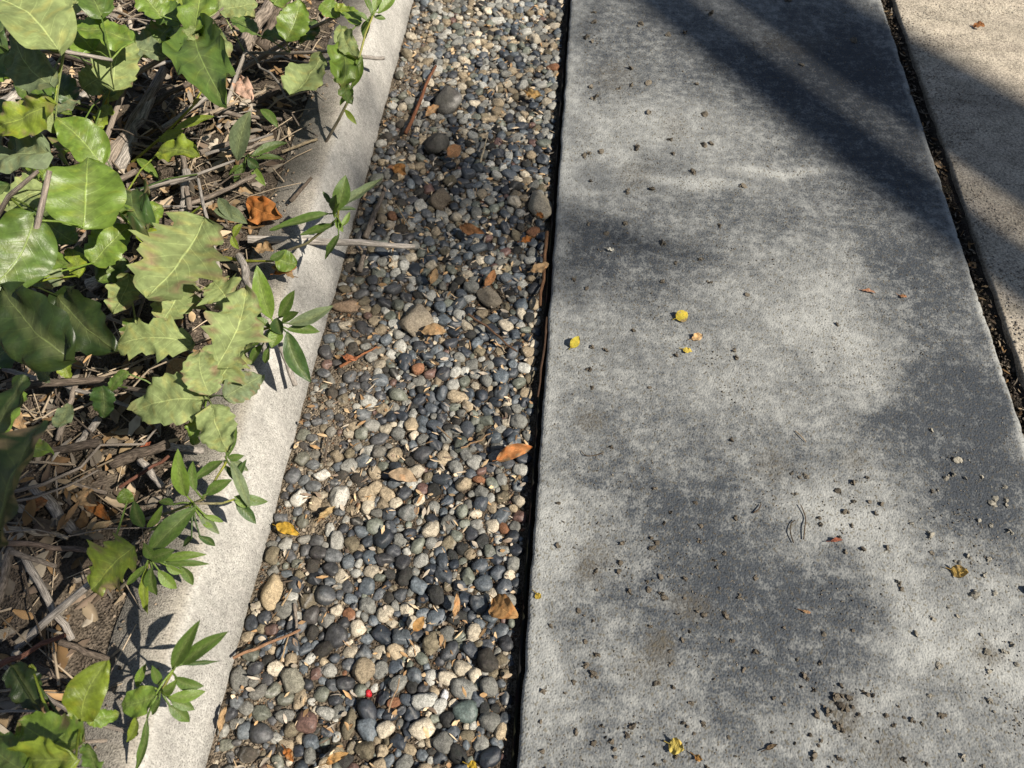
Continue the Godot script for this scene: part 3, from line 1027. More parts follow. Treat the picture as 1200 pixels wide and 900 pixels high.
func make_planting() -> void:
	# the broad-leaved shrub
	var shrub := thing("toothed_shrub", "shrub with broad green toothed leaves filling the far corner of the bed", "shrub", Vector3(-0.9951, 0.1000, -0.9517))
	stem(shrub, PackedVector3Array([Vector3(-0.9897, 0.1000, -0.6600), Vector3(-0.8662, 0.2600, -0.7282), Vector3(-0.7829, 0.3600, -0.7271), Vector3(-0.7254, 0.4600, -0.7650), Vector3(-0.7137, 0.5000, -0.8221)]), 0.0060, 0.0035, BARK_GREY, BARK)
	stem(shrub, PackedVector3Array([Vector3(-0.9457, 0.1200, -0.9377), Vector3(-0.8581, 0.2000, -1.0163), Vector3(-0.7966, 0.2400, -1.0573), Vector3(-0.6599, 0.2700, -1.0869), Vector3(-0.5976, 0.2800, -1.1173)]), 0.0048, 0.0022, BARK, BARK_GREY)
	stem(shrub, PackedVector3Array([Vector3(-0.9649, 0.1400, -1.2241), Vector3(-0.9505, 0.2000, -1.4523), Vector3(-0.8294, 0.2700, -1.4481), Vector3(-0.7555, 0.3200, -1.4504), Vector3(-0.6697, 0.3600, -1.5515)]), 0.0062, 0.0040, BARK, BARK)
	stem(shrub, PackedVector3Array([Vector3(-0.7632, 0.1200, -1.4039), Vector3(-0.7443, 0.1700, -1.6095), Vector3(-0.6231, 0.2000, -1.5729), Vector3(-0.5107, 0.2300, -1.5419)]), 0.0052, 0.0030, BARK_GREY, BARK)
	stem(shrub, PackedVector3Array([Vector3(-0.7870, 0.1200, -1.5885), Vector3(-0.6801, 0.1700, -1.6314), Vector3(-0.5995, 0.2100, -1.6485), Vector3(-0.5219, 0.2600, -1.6224)]), 0.0058, 0.0035, BARK, BARK)
	stem(shrub, PackedVector3Array([Vector3(-1.3029, 0.1500, -1.4097), Vector3(-0.9394, 0.4500, -1.1660), Vector3(-0.8060, 0.5000, -1.0991), Vector3(-0.8001, 0.4200, -1.1983)]), 0.0045, 0.0030, BARK, BARK_GREY)
	stem(shrub, PackedVector3Array([Vector3(-1.1406, 0.1400, -1.4365), Vector3(-0.9615, 0.2000, -1.3313), Vector3(-0.9023, 0.2800, -1.3035)]), 0.0035, 0.0025, GREEN_STEM, GREEN_STEM)
	stem(shrub, PackedVector3Array([Vector3(-0.9417, 0.3000, -0.8320), Vector3(-0.7980, 0.4500, -0.8187), Vector3(-0.7486, 0.4800, -0.8428)]), 0.0040, 0.0030, BARK, BARK)
	leaf(shrub, Vector3(-0.7461, 0.5600, -1.0065), Vector3(-0.8802, 0.6000, -1.0782), 0.1195, "pale", "entire", 0.30, Vector3(-0.8060, 0.5000, -1.0991))
	leaf(shrub, Vector3(-0.7903, 0.5000, -1.0111), Vector3(-0.8838, 0.5200, -1.1080), 0.0665, "grey", "toothed", -0.30, Vector3(-0.8060, 0.5000, -1.0991))
	leaf(shrub, Vector3(-0.7762, 0.4200, -1.2516), Vector3(-0.8946, 0.4400, -1.2575), 0.0699, "bright", "toothed", 0.20, Vector3(-0.8001, 0.4200, -1.1983))
	leaf(shrub, Vector3(-0.8356, 0.3600, -1.3140), Vector3(-0.9344, 0.3600, -1.3116), 0.0583, "grey", "toothed", -0.10, Vector3(-0.9023, 0.2800, -1.3035))
	leaf(shrub, Vector3(-0.8368, 0.3400, -1.2185), Vector3(-0.8290, 0.3800, -1.3273), 0.0796, "pale", "toothed", 0.30, Vector3(-0.8001, 0.4200, -1.1983))
	leaf(shrub, Vector3(-0.7156, 0.3800, -1.3533), Vector3(-0.7263, 0.4200, -1.4848), 0.0721, "bright", "toothed", -0.20, Vector3(-0.7555, 0.3200, -1.4504))
	leaf(shrub, Vector3(-0.7270, 0.3600, -1.3790), Vector3(-0.5873, 0.3800, -1.1363), 0.1031, "mid", "toothed", 0.15, Vector3(-0.7555, 0.3200, -1.4504))
	leaf(shrub, Vector3(-0.8047, 0.4600, -1.0186), Vector3(-0.9224, 0.4200, -1.0020), 0.0628, "lime", "toothed", -0.40, Vector3(-0.8060, 0.5000, -1.0991))
	leaf(shrub, Vector3(-0.7798, 0.3400, -1.0131), Vector3(-0.8511, 0.4000, -1.0605), 0.0691, "bright", "entire", 0.20, Vector3(-0.7966, 0.2400, -1.0573))
	leaf(shrub, Vector3(-0.6904, 0.4200, -0.7919), Vector3(-0.7070, 0.4600, -0.8999), 0.1131, "bright", "entire", 0.05, Vector3(-0.7254, 0.4600, -0.7650))
	leaf(shrub, Vector3(-0.8272, 0.4000, -0.9754), Vector3(-0.9474, 0.3600, -0.9717), 0.0838, "grey", "toothed", 0.30)
	leaf(shrub, Vector3(-0.8285, 0.3600, -0.9316), Vector3(-0.8858, 0.3600, -0.8813), 0.0631, "pale", "toothed", 0.00, Vector3(-0.7980, 0.4500, -0.8187))
	leaf(shrub, Vector3(-0.7346, 0.4600, -0.7779), Vector3(-0.7759, 0.4200, -0.6589), 0.0851, "mid", "entire", -0.50, Vector3(-0.7254, 0.4600, -0.7650))
	leaf(shrub, Vector3(-0.7442, 0.3000, -0.8291), Vector3(-0.6925, 0.3300, -0.8914), 0.0578, "bright", "toothed", 0.30, Vector3(-0.7829, 0.3600, -0.7271))
	leaf(shrub, Vector3(-0.8531, 0.2800, -0.8016), Vector3(-0.7896, 0.2800, -0.8633), 0.0475, "grey", "toothed", 0.40, Vector3(-0.8662, 0.2600, -0.7282))
	leaf(shrub, Vector3(-0.7555, 0.3000, -0.8006), Vector3(-0.7987, 0.3000, -0.8587), 0.0302, "lime", "toothed", 0.20, Vector3(-0.7829, 0.3600, -0.7271))
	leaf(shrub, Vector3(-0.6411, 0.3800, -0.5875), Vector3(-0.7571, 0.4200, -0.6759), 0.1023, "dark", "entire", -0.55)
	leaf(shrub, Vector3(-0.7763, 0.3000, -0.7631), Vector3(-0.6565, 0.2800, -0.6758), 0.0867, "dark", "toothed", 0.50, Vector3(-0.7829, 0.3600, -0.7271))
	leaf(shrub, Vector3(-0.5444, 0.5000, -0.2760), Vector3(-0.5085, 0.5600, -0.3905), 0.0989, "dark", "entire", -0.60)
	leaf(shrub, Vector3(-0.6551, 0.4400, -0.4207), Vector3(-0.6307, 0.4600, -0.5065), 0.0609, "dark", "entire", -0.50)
	leaf(shrub, Vector3(-0.6068, 0.2600, -1.5249), Vector3(-0.5814, 0.3100, -1.5983), 0.0655, "bright", "toothed", 0.20, Vector3(-0.6231, 0.2000, -1.5729))
	leaf(shrub, Vector3(-0.6052, 0.2200, -1.6150), Vector3(-0.6877, 0.2200, -1.5885), 0.0533, "mid", "toothed", 0.20, Vector3(-0.5995, 0.2100, -1.6485))
	leaf(shrub, Vector3(-0.5755, 0.2200, -1.3947), Vector3(-0.5234, 0.2500, -1.4975), 0.0824, "dusty", "toothed", -0.20)
	leaf(shrub, Vector3(-0.4899, 0.2600, -1.5217), Vector3(-0.4601, 0.2500, -1.3845), 0.0639, "bright", "toothed", 0.15, Vector3(-0.5107, 0.2300, -1.5419))
	leaf(shrub, Vector3(-0.5407, 0.3000, -1.6058), Vector3(-0.5004, 0.2800, -1.5905), 0.0477, "bright", "toothed", 0.00, Vector3(-0.5219, 0.2600, -1.6224))
	leaf(shrub, Vector3(-0.4890, 0.2800, -1.5527), Vector3(-0.4409, 0.2600, -1.4766), 0.0432, "dusty", "toothed", 0.20, Vector3(-0.5107, 0.2300, -1.5419))
	leaf(shrub, Vector3(-0.7206, 0.3400, -1.4967), Vector3(-0.6474, 0.3400, -1.5277), 0.0524, "dusty", "toothed", 0.20, Vector3(-0.7555, 0.3200, -1.4504))
	leaf(shrub, Vector3(-0.5075, 0.3000, -1.5887), Vector3(-0.4736, 0.3000, -1.5849), 0.0254, "lime", "entire", 0.00, Vector3(-0.5219, 0.2600, -1.6224))
	leaf(shrub, Vector3(-0.8087, 0.3600, -1.4312), Vector3(-0.8564, 0.4000, -1.4643), 0.0672, "bright", "toothed", 0.20, Vector3(-0.7555, 0.3200, -1.4504))
	leaf(shrub, Vector3(-0.7877, 0.3300, -1.4679), Vector3(-0.8565, 0.3400, -1.4983), 0.0592, "mid", "toothed", -0.20, Vector3(-0.7555, 0.3200, -1.4504))
	leaf(shrub, Vector3(-0.8307, 0.4500, -1.2728), Vector3(-0.8967, 0.4600, -1.3528), 0.0675, "mid", "toothed", 0.20, Vector3(-0.8001, 0.4200, -1.1983))
	leaf(shrub, Vector3(-0.6218, 0.3300, -1.5440), Vector3(-0.5852, 0.3600, -1.6077), 0.0640, "bright", "toothed", 0.00, Vector3(-0.6697, 0.3600, -1.5515))
	leaf(shrub, Vector3(-0.9856, 0.3000, -1.1281), Vector3(-1.1010, 0.3000, -1.2194), 0.0638, "mid", "toothed", 0.50)
	leaf(shrub, Vector3(-0.9039, 0.2600, -1.2849), Vector3(-0.9215, 0.2400, -1.2355), 0.0371, "lime", "toothed", 0.20, Vector3(-0.9023, 0.2800, -1.3035))
	leaf(shrub, Vector3(-0.9947, 0.4000, -1.3433), Vector3(-0.9098, 0.4200, -1.4030), 0.0646, "pale", "toothed", 0.10, Vector3(-0.9023, 0.2800, -1.3035))
	leaf(shrub, Vector3(-0.9010, 0.3600, -0.9401), Vector3(-0.9228, 0.3400, -0.8703), 0.0829, "deep", "toothed", 0.20)
	leaf(shrub, Vector3(-0.7518, 0.3000, -1.6189), Vector3(-0.7735, 0.3000, -1.5349), 0.0547, "bright", "toothed", 0.10, Vector3(-0.6697, 0.3600, -1.5515))
	leaf(shrub, Vector3(-0.4537, 0.2500, -1.3964), Vector3(-0.4339, 0.2400, -1.3501), 0.0312, "mid", "toothed", 0.10, Vector3(-0.5107, 0.2300, -1.5419))
	leaf(shrub, Vector3(-0.5782, 0.2200, -1.6679), Vector3(-0.6078, 0.2000, -1.6069), 0.0502, "deep", "toothed", 0.20, Vector3(-0.5995, 0.2100, -1.6485))
	leaf(shrub, Vector3(-0.8318, 0.3300, -0.8122), Vector3(-0.8891, 0.3600, -0.8522), 0.0670, "deep", "entire", 0.20, Vector3(-0.7829, 0.3600, -0.7271))
	leaf(shrub, Vector3(-1.0556, 0.3000, -1.2494), Vector3(-0.9932, 0.3000, -1.3032), 0.0729, "mid", "toothed", 0.30, Vector3(-0.9615, 0.2000, -1.3313))
	leaf(shrub, Vector3(-0.9785, 0.2600, -1.2843), Vector3(-1.0392, 0.2800, -1.3485), 0.0614, "deep", "toothed", 0.20, Vector3(-0.9615, 0.2000, -1.3313))
	leaf(shrub, Vector3(-0.7948, 0.3000, -0.6770), Vector3(-0.8203, 0.3000, -0.6041), 0.0631, "deep", "toothed", 0.30, Vector3(-0.7829, 0.3600, -0.7271))
	leaf(shrub, Vector3(-0.7800, 0.2200, -1.0020), Vector3(-0.7342, 0.2200, -1.0547), 0.0532, "bright", "toothed", 0.20, Vector3(-0.7966, 0.2400, -1.0573))
	leaf(shrub, Vector3(-0.7818, 0.2200, -0.8612), Vector3(-0.7482, 0.2200, -0.9138), 0.0444, "mid", "toothed", 0.30)
	leaf(shrub, Vector3(-0.8694, 0.3000, -0.8960), Vector3(-0.8206, 0.2800, -0.8608), 0.0425, "grey", "toothed", 0.10, Vector3(-0.8581, 0.2000, -1.0163))
	leaf(shrub, Vector3(-0.8668, 0.2800, -1.4356), Vector3(-0.8351, 0.3000, -1.4983), 0.0638, "mid", "toothed", 0.10, Vector3(-0.8294, 0.2700, -1.4481))
	leaf(shrub, Vector3(-0.8596, 0.4000, -1.2500), Vector3(-0.9312, 0.4200, -1.2928), 0.0775, "bright", "toothed", 0.15, Vector3(-0.8001, 0.4200, -1.1983))
	leaf(shrub, Vector3(-0.6906, 0.2400, -1.5758), Vector3(-0.7500, 0.2600, -1.6041), 0.0487, "mid", "toothed", 0.20, Vector3(-0.6231, 0.2000, -1.5729))
	leaf(shrub, Vector3(-0.4587, 0.2700, -1.5780), Vector3(-0.5140, 0.2800, -1.6292), 0.0407, "bright", "toothed", 0.20, Vector3(-0.5107, 0.2300, -1.5419))
	leaf(shrub, Vector3(-0.9539, 0.4500, -1.1648), Vector3(-1.0045, 0.4200, -1.1085), 0.0725, "mid", "toothed", 0.20, Vector3(-0.9394, 0.4500, -1.1660))
	leaf(shrub, Vector3(-0.8143, 0.3000, -0.9410), Vector3(-0.8506, 0.2800, -0.8977), 0.0432, "lime", "toothed", 0.20, Vector3(-0.7966, 0.2400, -1.0573))
	leaf(shrub, Vector3(-0.7184, 0.3660, -0.8571), Vector3(-0.6701, 0.3679, -0.8907), 0.0392, "bright", "entire", -0.44, Vector3(-0.7486, 0.4800, -0.8428))
	leaf(shrub, Vector3(-0.9395, 0.2449, -0.9133), Vector3(-0.9561, 0.2416, -0.8754), 0.0335, "bright", "toothed", -0.32, Vector3(-0.8581, 0.2000, -1.0163))
	leaf(shrub, Vector3(-0.7941, 0.3569, -0.9796), Vector3(-0.7714, 0.3362, -0.9661), 0.0247, "bright", "toothed", -0.18, Vector3(-0.7966, 0.2400, -1.0573))
	leaf(shrub, Vector3(-0.7168, 0.3243, -0.9805), Vector3(-0.6327, 0.3648, -0.8450), 0.0608, "deep", "toothed", -0.10, Vector3(-0.6599, 0.2700, -1.0869))
	leaf(shrub, Vector3(-1.3039, 0.2006, -1.6706), Vector3(-1.2815, 0.1910, -1.5486), 0.0653, "deep", "toothed", 0.40)
	leaf(shrub, Vector3(-0.8610, 0.3755, -1.0506), Vector3(-0.8688, 0.4030, -1.0738), 0.0249, "pale", "toothed", 0.10, Vector3(-0.8060, 0.5000, -1.0991))
	leaf(shrub, Vector3(-0.8276, 0.3123, -0.8736), Vector3(-0.9047, 0.2830, -0.8701), 0.0541, "bright", "toothed", -0.12, Vector3(-0.7980, 0.4500, -0.8187))
	leaf(shrub, Vector3(-0.8236, 0.3435, -0.8847), Vector3(-0.7824, 0.3068, -0.8682), 0.0531, "mid", "toothed", -0.13, Vector3(-0.7980, 0.4500, -0.8187))
	leaf(shrub, Vector3(-0.9304, 0.2562, -1.3241), Vector3(-0.9078, 0.2322, -1.4151), 0.0502, "mid", "entire", -0.34, Vector3(-0.9023, 0.2800, -1.3035))
	leaf(shrub, Vector3(-0.9161, 0.2960, -1.4393), Vector3(-0.8271, 0.2774, -1.4272), 0.0671, "grey", "toothed", 0.00, Vector3(-0.8294, 0.2700, -1.4481))
	leaf(shrub, Vector3(-0.7921, 0.3509, -0.7920), Vector3(-0.7145, 0.3768, -0.7596), 0.0333, "bright", "entire", 0.49, Vector3(-0.7829, 0.3600, -0.7271))
	leaf(shrub, Vector3(-1.0764, 0.2254, -1.3242), Vector3(-0.9846, 0.2413, -1.2725), 0.0543, "bright", "entire", -0.00, Vector3(-0.9615, 0.2000, -1.3313))
	leaf(shrub, Vector3(-0.9719, 0.2264, -1.2346), Vector3(-0.9061, 0.2753, -1.0898), 0.0428, "bright", "entire", 0.53, Vector3(-0.9615, 0.2000, -1.3313))
	leaf(shrub, Vector3(-0.8707, 0.2905, -1.1500), Vector3(-0.9084, 0.3221, -1.1160), 0.0409, "grey", "entire", 0.15, Vector3(-0.7966, 0.2400, -1.0573))
	leaf(shrub, Vector3(-1.0670, 0.2477, -1.1321), Vector3(-1.1280, 0.2721, -1.2044), 0.0681, "grey", "entire", -0.30)
	leaf(shrub, Vector3(-0.7858, 0.2520, -0.9851), Vector3(-0.7696, 0.2726, -0.9033), 0.0365, "grey", "toothed", -0.20, Vector3(-0.7966, 0.2400, -1.0573))
	leaf(shrub, Vector3(-0.9015, 0.3561, -1.1295), Vector3(-0.8812, 0.3488, -1.1765), 0.0341, "grey", "entire", -0.34, Vector3(-0.9394, 0.4500, -1.1660))
	leaf(shrub, Vector3(-0.9549, 0.2142, -1.3599), Vector3(-0.9488, 0.2117, -1.4436), 0.0474, "pale", "toothed", 0.19, Vector3(-0.9615, 0.2000, -1.3313))
	leaf(shrub, Vector3(-0.7770, 0.2794, -0.9949), Vector3(-0.7438, 0.2591, -1.0081), 0.0353, "bright", "entire", 0.29, Vector3(-0.7966, 0.2400, -1.0573))
	leaf(shrub, Vector3(-0.7356, 0.3742, -1.3259), Vector3(-0.7074, 0.3836, -1.3646), 0.0343, "pale", "toothed", -0.11, Vector3(-0.7555, 0.3200, -1.4504))
	leaf(shrub, Vector3(-1.0573, 0.2631, -1.4360), Vector3(-1.0736, 0.3001, -1.4860), 0.0546, "mid", "entire", 0.41, Vector3(-0.9505, 0.2000, -1.4523))
	leaf(shrub, Vector3(-0.9712, 0.2611, -1.0803), Vector3(-0.8548, 0.3073, -0.9850), 0.0472, "bright", "toothed", -0.05, Vector3(-0.8581, 0.2000, -1.0163))
	leaf(shrub, Vector3(-0.9134, 0.2859, -1.1727), Vector3(-0.8781, 0.2578, -1.1354), 0.0391, "mid", "toothed", 0.40, Vector3(-0.9023, 0.2800, -1.3035))
	leaf(shrub, Vector3(-0.9781, 0.2586, -1.3300), Vector3(-0.9284, 0.2694, -1.3774), 0.0585, "pale", "toothed", 0.57, Vector3(-0.9615, 0.2000, -1.3313))
	leaf(shrub, Vector3(-0.9149, 0.2286, -1.0483), Vector3(-0.9177, 0.2553, -0.9468), 0.0579, "deep", "toothed", -0.22, Vector3(-0.8581, 0.2000, -1.0163))
	leaf(shrub, Vector3(-1.2235, 0.2043, -1.4059), Vector3(-1.1380, 0.2508, -1.3835), 0.0417, "bright", "toothed", -0.46)
	leaf(shrub, Vector3(-1.0298, 0.2854, -1.1533), Vector3(-1.0873, 0.2895, -1.1735), 0.0330, "bright", "entire", 0.59)
	leaf(shrub, Vector3(-0.9337, 0.3338, -1.1034), Vector3(-0.9778, 0.3623, -1.1432), 0.0422, "deep", "toothed", 0.09, Vector3(-0.9394, 0.4500, -1.1660))
	leaf(shrub, Vector3(-0.9193, 0.3341, -1.0613), Vector3(-1.0023, 0.2974, -1.0811), 0.0414, "deep", "entire", 0.00, Vector3(-0.8581, 0.2000, -1.0163))
	leaf(shrub, Vector3(-0.7472, 0.2770, -1.1332), Vector3(-0.6529, 0.3007, -1.1015), 0.0559, "lime", "toothed", 0.02, Vector3(-0.7966, 0.2400, -1.0573))
	leaf(shrub, Vector3(-0.7677, 0.2547, -0.8970), Vector3(-0.8015, 0.2848, -0.8454), 0.0418, "deep", "entire", 0.36, Vector3(-0.8581, 0.2000, -1.0163))
	leaf(shrub, Vector3(-0.8997, 0.2595, -1.1985), Vector3(-0.9617, 0.2723, -1.2078), 0.0428, "mid", "toothed", 0.31, Vector3(-0.9023, 0.2800, -1.3035))
	leaf(shrub, Vector3(-0.8065, 0.2599, -1.6704), Vector3(-0.7199, 0.2261, -1.6654), 0.0727, "pale", "entire", 0.04, Vector3(-0.7443, 0.1700, -1.6095))
	leaf(shrub, Vector3(-0.8914, 0.2200, -1.7268), Vector3(-0.9563, 0.2695, -1.7504), 0.0802, "lime", "toothed", -0.30)
	leaf(shrub, Vector3(-0.7679, 0.3000, -1.4878), Vector3(-0.6850, 0.3271, -1.4113), 0.0428, "deep", "toothed", 0.13, Vector3(-0.7555, 0.3200, -1.4504))
	leaf(shrub, Vector3(-0.8812, 0.2165, -1.6845), Vector3(-0.9354, 0.2205, -1.7391), 0.0406, "grey", "entire", -0.09)
	leaf(shrub, Vector3(-0.8242, 0.2911, -1.5143), Vector3(-0.7385, 0.3010, -1.3977), 0.0636, "bright", "toothed", -0.43, Vector3(-0.8294, 0.2700, -1.4481))
	leaf(shrub, Vector3(-0.7138, 0.3454, -1.4135), Vector3(-0.6881, 0.3462, -1.2690), 0.0715, "pale", "toothed", -0.36, Vector3(-0.7555, 0.3200, -1.4504))
	leaf(shrub, Vector3(-0.7581, 0.3554, -0.5679), Vector3(-0.7935, 0.3562, -0.5817), 0.0233, "pale", "toothed", 0.03)
	leaf(shrub, Vector3(-0.7933, 0.2097, -0.5392), Vector3(-0.6982, 0.2553, -0.5084), 0.0378, "bright", "entire", -0.37)
	leaf(shrub, Vector3(-0.6680, 0.3125, -0.5217), Vector3(-0.6814, 0.2936, -0.5710), 0.0251, "grey", "entire", 0.28)
	leaf(shrub, Vector3(-0.7598, 0.2533, -0.6292), Vector3(-0.7546, 0.2998, -0.6522), 0.0353, "grey", "entire", -0.46, Vector3(-0.8662, 0.2600, -0.7282))
	leaf(shrub, Vector3(-0.7938, 0.2067, -0.7083), Vector3(-0.7773, 0.1843, -0.6827), 0.0255, "lime", "toothed", 0.23, Vector3(-0.8662, 0.2600, -0.7282))
	leaf(shrub, Vector3(-0.7097, 0.3659, -0.5430), Vector3(-0.6978, 0.3675, -0.4769), 0.0405, "bright", "toothed", 0.22)
	leaf(shrub, Vector3(-0.7407, 0.2994, -0.4739), Vector3(-0.7010, 0.3330, -0.4958), 0.0290, "deep", "entire", -0.24)
	leaf(shrub, Vector3(-0.7389, 0.3688, -0.6418), Vector3(-0.6942, 0.3895, -0.6543), 0.0337, "lime", "toothed", -0.37, Vector3(-0.7829, 0.3600, -0.7271))
	# its dusty neighbour with jagged leaves
	var dusty := thing("jagged_shrub", "dusty pale shrub with jagged torn leaves along the middle of bed", "shrub", Vector3(-0.6696, 0.1000, -0.7759))
	stem(dusty, PackedVector3Array([Vector3(-0.7937, 0.1200, -0.7188), Vector3(-0.6846, 0.1700, -0.6811), Vector3(-0.6010, 0.2000, -0.6559), Vector3(-0.5018, 0.2600, -0.6145)]), 0.0048, 0.0030, BARK_DARK, BARK)
	stem(dusty, PackedVector3Array([Vector3(-0.8961, 0.1100, -0.8073), Vector3(-0.7900, 0.1600, -0.8342), Vector3(-0.6938, 0.2000, -0.7813), Vector3(-0.5637, 0.2500, -0.7227)]), 0.0040, 0.0020, BARK, BARK)
	stem(dusty, PackedVector3Array([Vector3(-0.5855, 0.3000, -0.9349), Vector3(-0.5480, 0.2600, -0.8441), Vector3(-0.5341, 0.2400, -0.7853), Vector3(-0.5037, 0.2600, -0.6738), Vector3(-0.5002, 0.2600, -0.6177)]), 0.0035, 0.0024, BARK_GREY, BARK_DARK)
	stem(dusty, PackedVector3Array([Vector3(-0.6557, 0.2700, -1.0735), Vector3(-0.6075, 0.3000, -0.9784), Vector3(-0.5855, 0.3000, -0.9349)]), 0.0030, 0.0030, BARK_GREY, BARK_GREY)
	leaf(dusty, Vector3(-0.5573, 0.3600, -0.8866), Vector3(-0.6124, 0.3300, -0.7418), 0.1210, "pale", "jagged", 0.10, Vector3(-0.5855, 0.3000, -0.9349))
	leaf(dusty, Vector3(-0.5393, 0.3000, -0.8089), Vector3(-0.5020, 0.2900, -0.7641), 0.0536, "pale", "jagged", 0.20, Vector3(-0.5480, 0.2600, -0.8441))
	leaf(dusty, Vector3(-0.6120, 0.2700, -0.8393), Vector3(-0.6252, 0.2500, -0.7627), 0.0720, "dusty", "jagged", -0.20, Vector3(-0.5480, 0.2600, -0.8441))
	leaf(dusty, Vector3(-0.4823, 0.3100, -0.6364), Vector3(-0.4639, 0.3400, -0.7654), 0.0680, "pale", "jagged", 0.15, Vector3(-0.5002, 0.2600, -0.6177))
	leaf(dusty, Vector3(-0.6905, 0.2800, -0.8295), Vector3(-0.7025, 0.2600, -0.7624), 0.0523, "pale", "toothed", 0.10, Vector3(-0.6938, 0.2000, -0.7813))
	leaf(dusty, Vector3(-0.5541, 0.2600, -0.7158), Vector3(-0.6846, 0.2500, -0.7028), 0.0560, "pale", "jagged", -0.15, Vector3(-0.5637, 0.2500, -0.7227))
	leaf(dusty, Vector3(-0.4840, 0.3000, -0.5895), Vector3(-0.5934, 0.2800, -0.5732), 0.0733, "dusty", "toothed", -0.20, Vector3(-0.5018, 0.2600, -0.6145))
	leaf(dusty, Vector3(-0.4961, 0.2700, -0.5934), Vector3(-0.5106, 0.2400, -0.5463), 0.0274, "bright", "toothed", 0.10, Vector3(-0.5018, 0.2600, -0.6145))
	leaf(dusty, Vector3(-0.4742, 0.3000, -0.5815), Vector3(-0.4373, 0.2800, -0.5180), 0.0551, "dusty", "toothed", 0.20, Vector3(-0.5018, 0.2600, -0.6145))
	leaf(dusty, Vector3(-0.4654, 0.2900, -0.6005), Vector3(-0.4234, 0.2800, -0.6502), 0.0424, "grey", "toothed", 0.30, Vector3(-0.5002, 0.2600, -0.6177))
	leaf(dusty, Vector3(-0.4758, 0.3100, -0.5893), Vector3(-0.5038, 0.3300, -0.6536), 0.0511, "dusty", "toothed", 0.20, Vector3(-0.5018, 0.2600, -0.6145))
	leaf(dusty, Vector3(-0.4780, 0.3000, -0.6196), Vector3(-0.4499, 0.3200, -0.6749), 0.0571, "pale", "jagged", -0.10, Vector3(-0.5002, 0.2600, -0.6177))
	leaf(dusty, Vector3(-0.6810, 0.2400, -0.6384), Vector3(-0.6841, 0.2000, -0.6045), 0.0394, "deep", "toothed", 0.20, Vector3(-0.6846, 0.1700, -0.6811))
	leaf(dusty, Vector3(-0.6514, 0.2400, -0.6682), Vector3(-0.6791, 0.2200, -0.6394), 0.0238, "mid", "toothed", 0.20, Vector3(-0.6010, 0.2000, -0.6559))
	leaf(dusty, Vector3(-0.7219, 0.2000, -0.9770), Vector3(-0.7794, 0.2000, -1.0227), 0.0407, "lime", "toothed", 0.10, Vector3(-0.6075, 0.3000, -0.9784))
	leaf(dusty, Vector3(-0.7021, 0.2000, -0.8046), Vector3(-0.7056, 0.1800, -0.7506), 0.0431, "mid", "toothed", 0.30, Vector3(-0.6938, 0.2000, -0.7813))
	# glossy clump in the near corner
	var clump := thing("lime_shrub", "low clump of glossy lime leaves in the near corner of bed", "shrub", Vector3(-0.6459, 0.1000, -0.1691))
	stem(clump, PackedVector3Array([Vector3(-0.6931, 0.1000, -0.0931), Vector3(-0.5984, 0.2000, -0.1248), Vector3(-0.5237, 0.2800, -0.1398), Vector3(-0.4907, 0.3100, -0.1562)]), 0.0045, 0.0028, BARK, GREEN_STEM)
	stem(clump, PackedVector3Array([Vector3(-0.6192, 0.1200, -0.1569), Vector3(-0.5339, 0.2200, -0.1455), Vector3(-0.5086, 0.2000, -0.1531)]), 0.0030, 0.0020, BARK, BARK)
	leaf(clump, Vector3(-0.4854, 0.3200, -0.1519), Vector3(-0.4600, 0.3600, -0.2090), 0.0429, "lime", "entire", 0.10, Vector3(-0.4907, 0.3100, -0.1562))
	leaf(clump, Vector3(-0.4696, 0.3300, -0.1305), Vector3(-0.5594, 0.3100, -0.1480), 0.0538, "bright", "toothed", 0.20, Vector3(-0.4907, 0.3100, -0.1562))
	leaf(clump, Vector3(-0.4533, 0.3600, -0.1101), Vector3(-0.5409, 0.3200, -0.1096), 0.0464, "lime", "toothed", -0.20, Vector3(-0.4907, 0.3100, -0.1562))
	leaf(clump, Vector3(-0.4906, 0.2800, -0.1362), Vector3(-0.4896, 0.2400, -0.1134), 0.0252, "mid", "toothed", 0.30, Vector3(-0.5237, 0.2800, -0.1398))
	leaf(clump, Vector3(-0.5029, 0.2800, -0.1624), Vector3(-0.4755, 0.2600, -0.1745), 0.0198, "bright", "toothed", 0.20, Vector3(-0.5237, 0.2800, -0.1398))
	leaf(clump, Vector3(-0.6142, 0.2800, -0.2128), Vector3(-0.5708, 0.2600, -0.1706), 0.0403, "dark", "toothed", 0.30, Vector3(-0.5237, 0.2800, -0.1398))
	leaf(clump, Vector3(-0.5939, 0.2600, -0.2098), Vector3(-0.6117, 0.2400, -0.1785), 0.0308, "deep", "toothed", -0.20, Vector3(-0.5339, 0.2200, -0.1455))
	leaf(clump, Vector3(-0.5134, 0.3400, -0.0964), Vector3(-0.5956, 0.3000, -0.1259), 0.0456, "mid", "toothed", 0.20, Vector3(-0.4907, 0.3100, -0.1562))
	leaf(clump, Vector3(-0.5908, 0.2800, -0.2166), Vector3(-0.5832, 0.2600, -0.1948), 0.0102, "lime", "entire", 0.00, Vector3(-0.5237, 0.2800, -0.1398))
	# one yellowing leaf shoot
	var shoot := thing("broad_leaf_shoot", "single yellow-green broad leaf on a thick grey stalk above bare soil", "plant", Vector3(-0.7138, 0.1000, -0.2991))
	stem(shoot, PackedVector3Array([Vector3(-0.7288, 0.1000, -0.2760), Vector3(-0.6629, 0.1600, -0.3082), Vector3(-0.5912, 0.2200, -0.3392), Vector3(-0.5640, 0.2400, -0.3551)]), 0.0060, 0.0045, BARK_GREY, BARK_GREY)
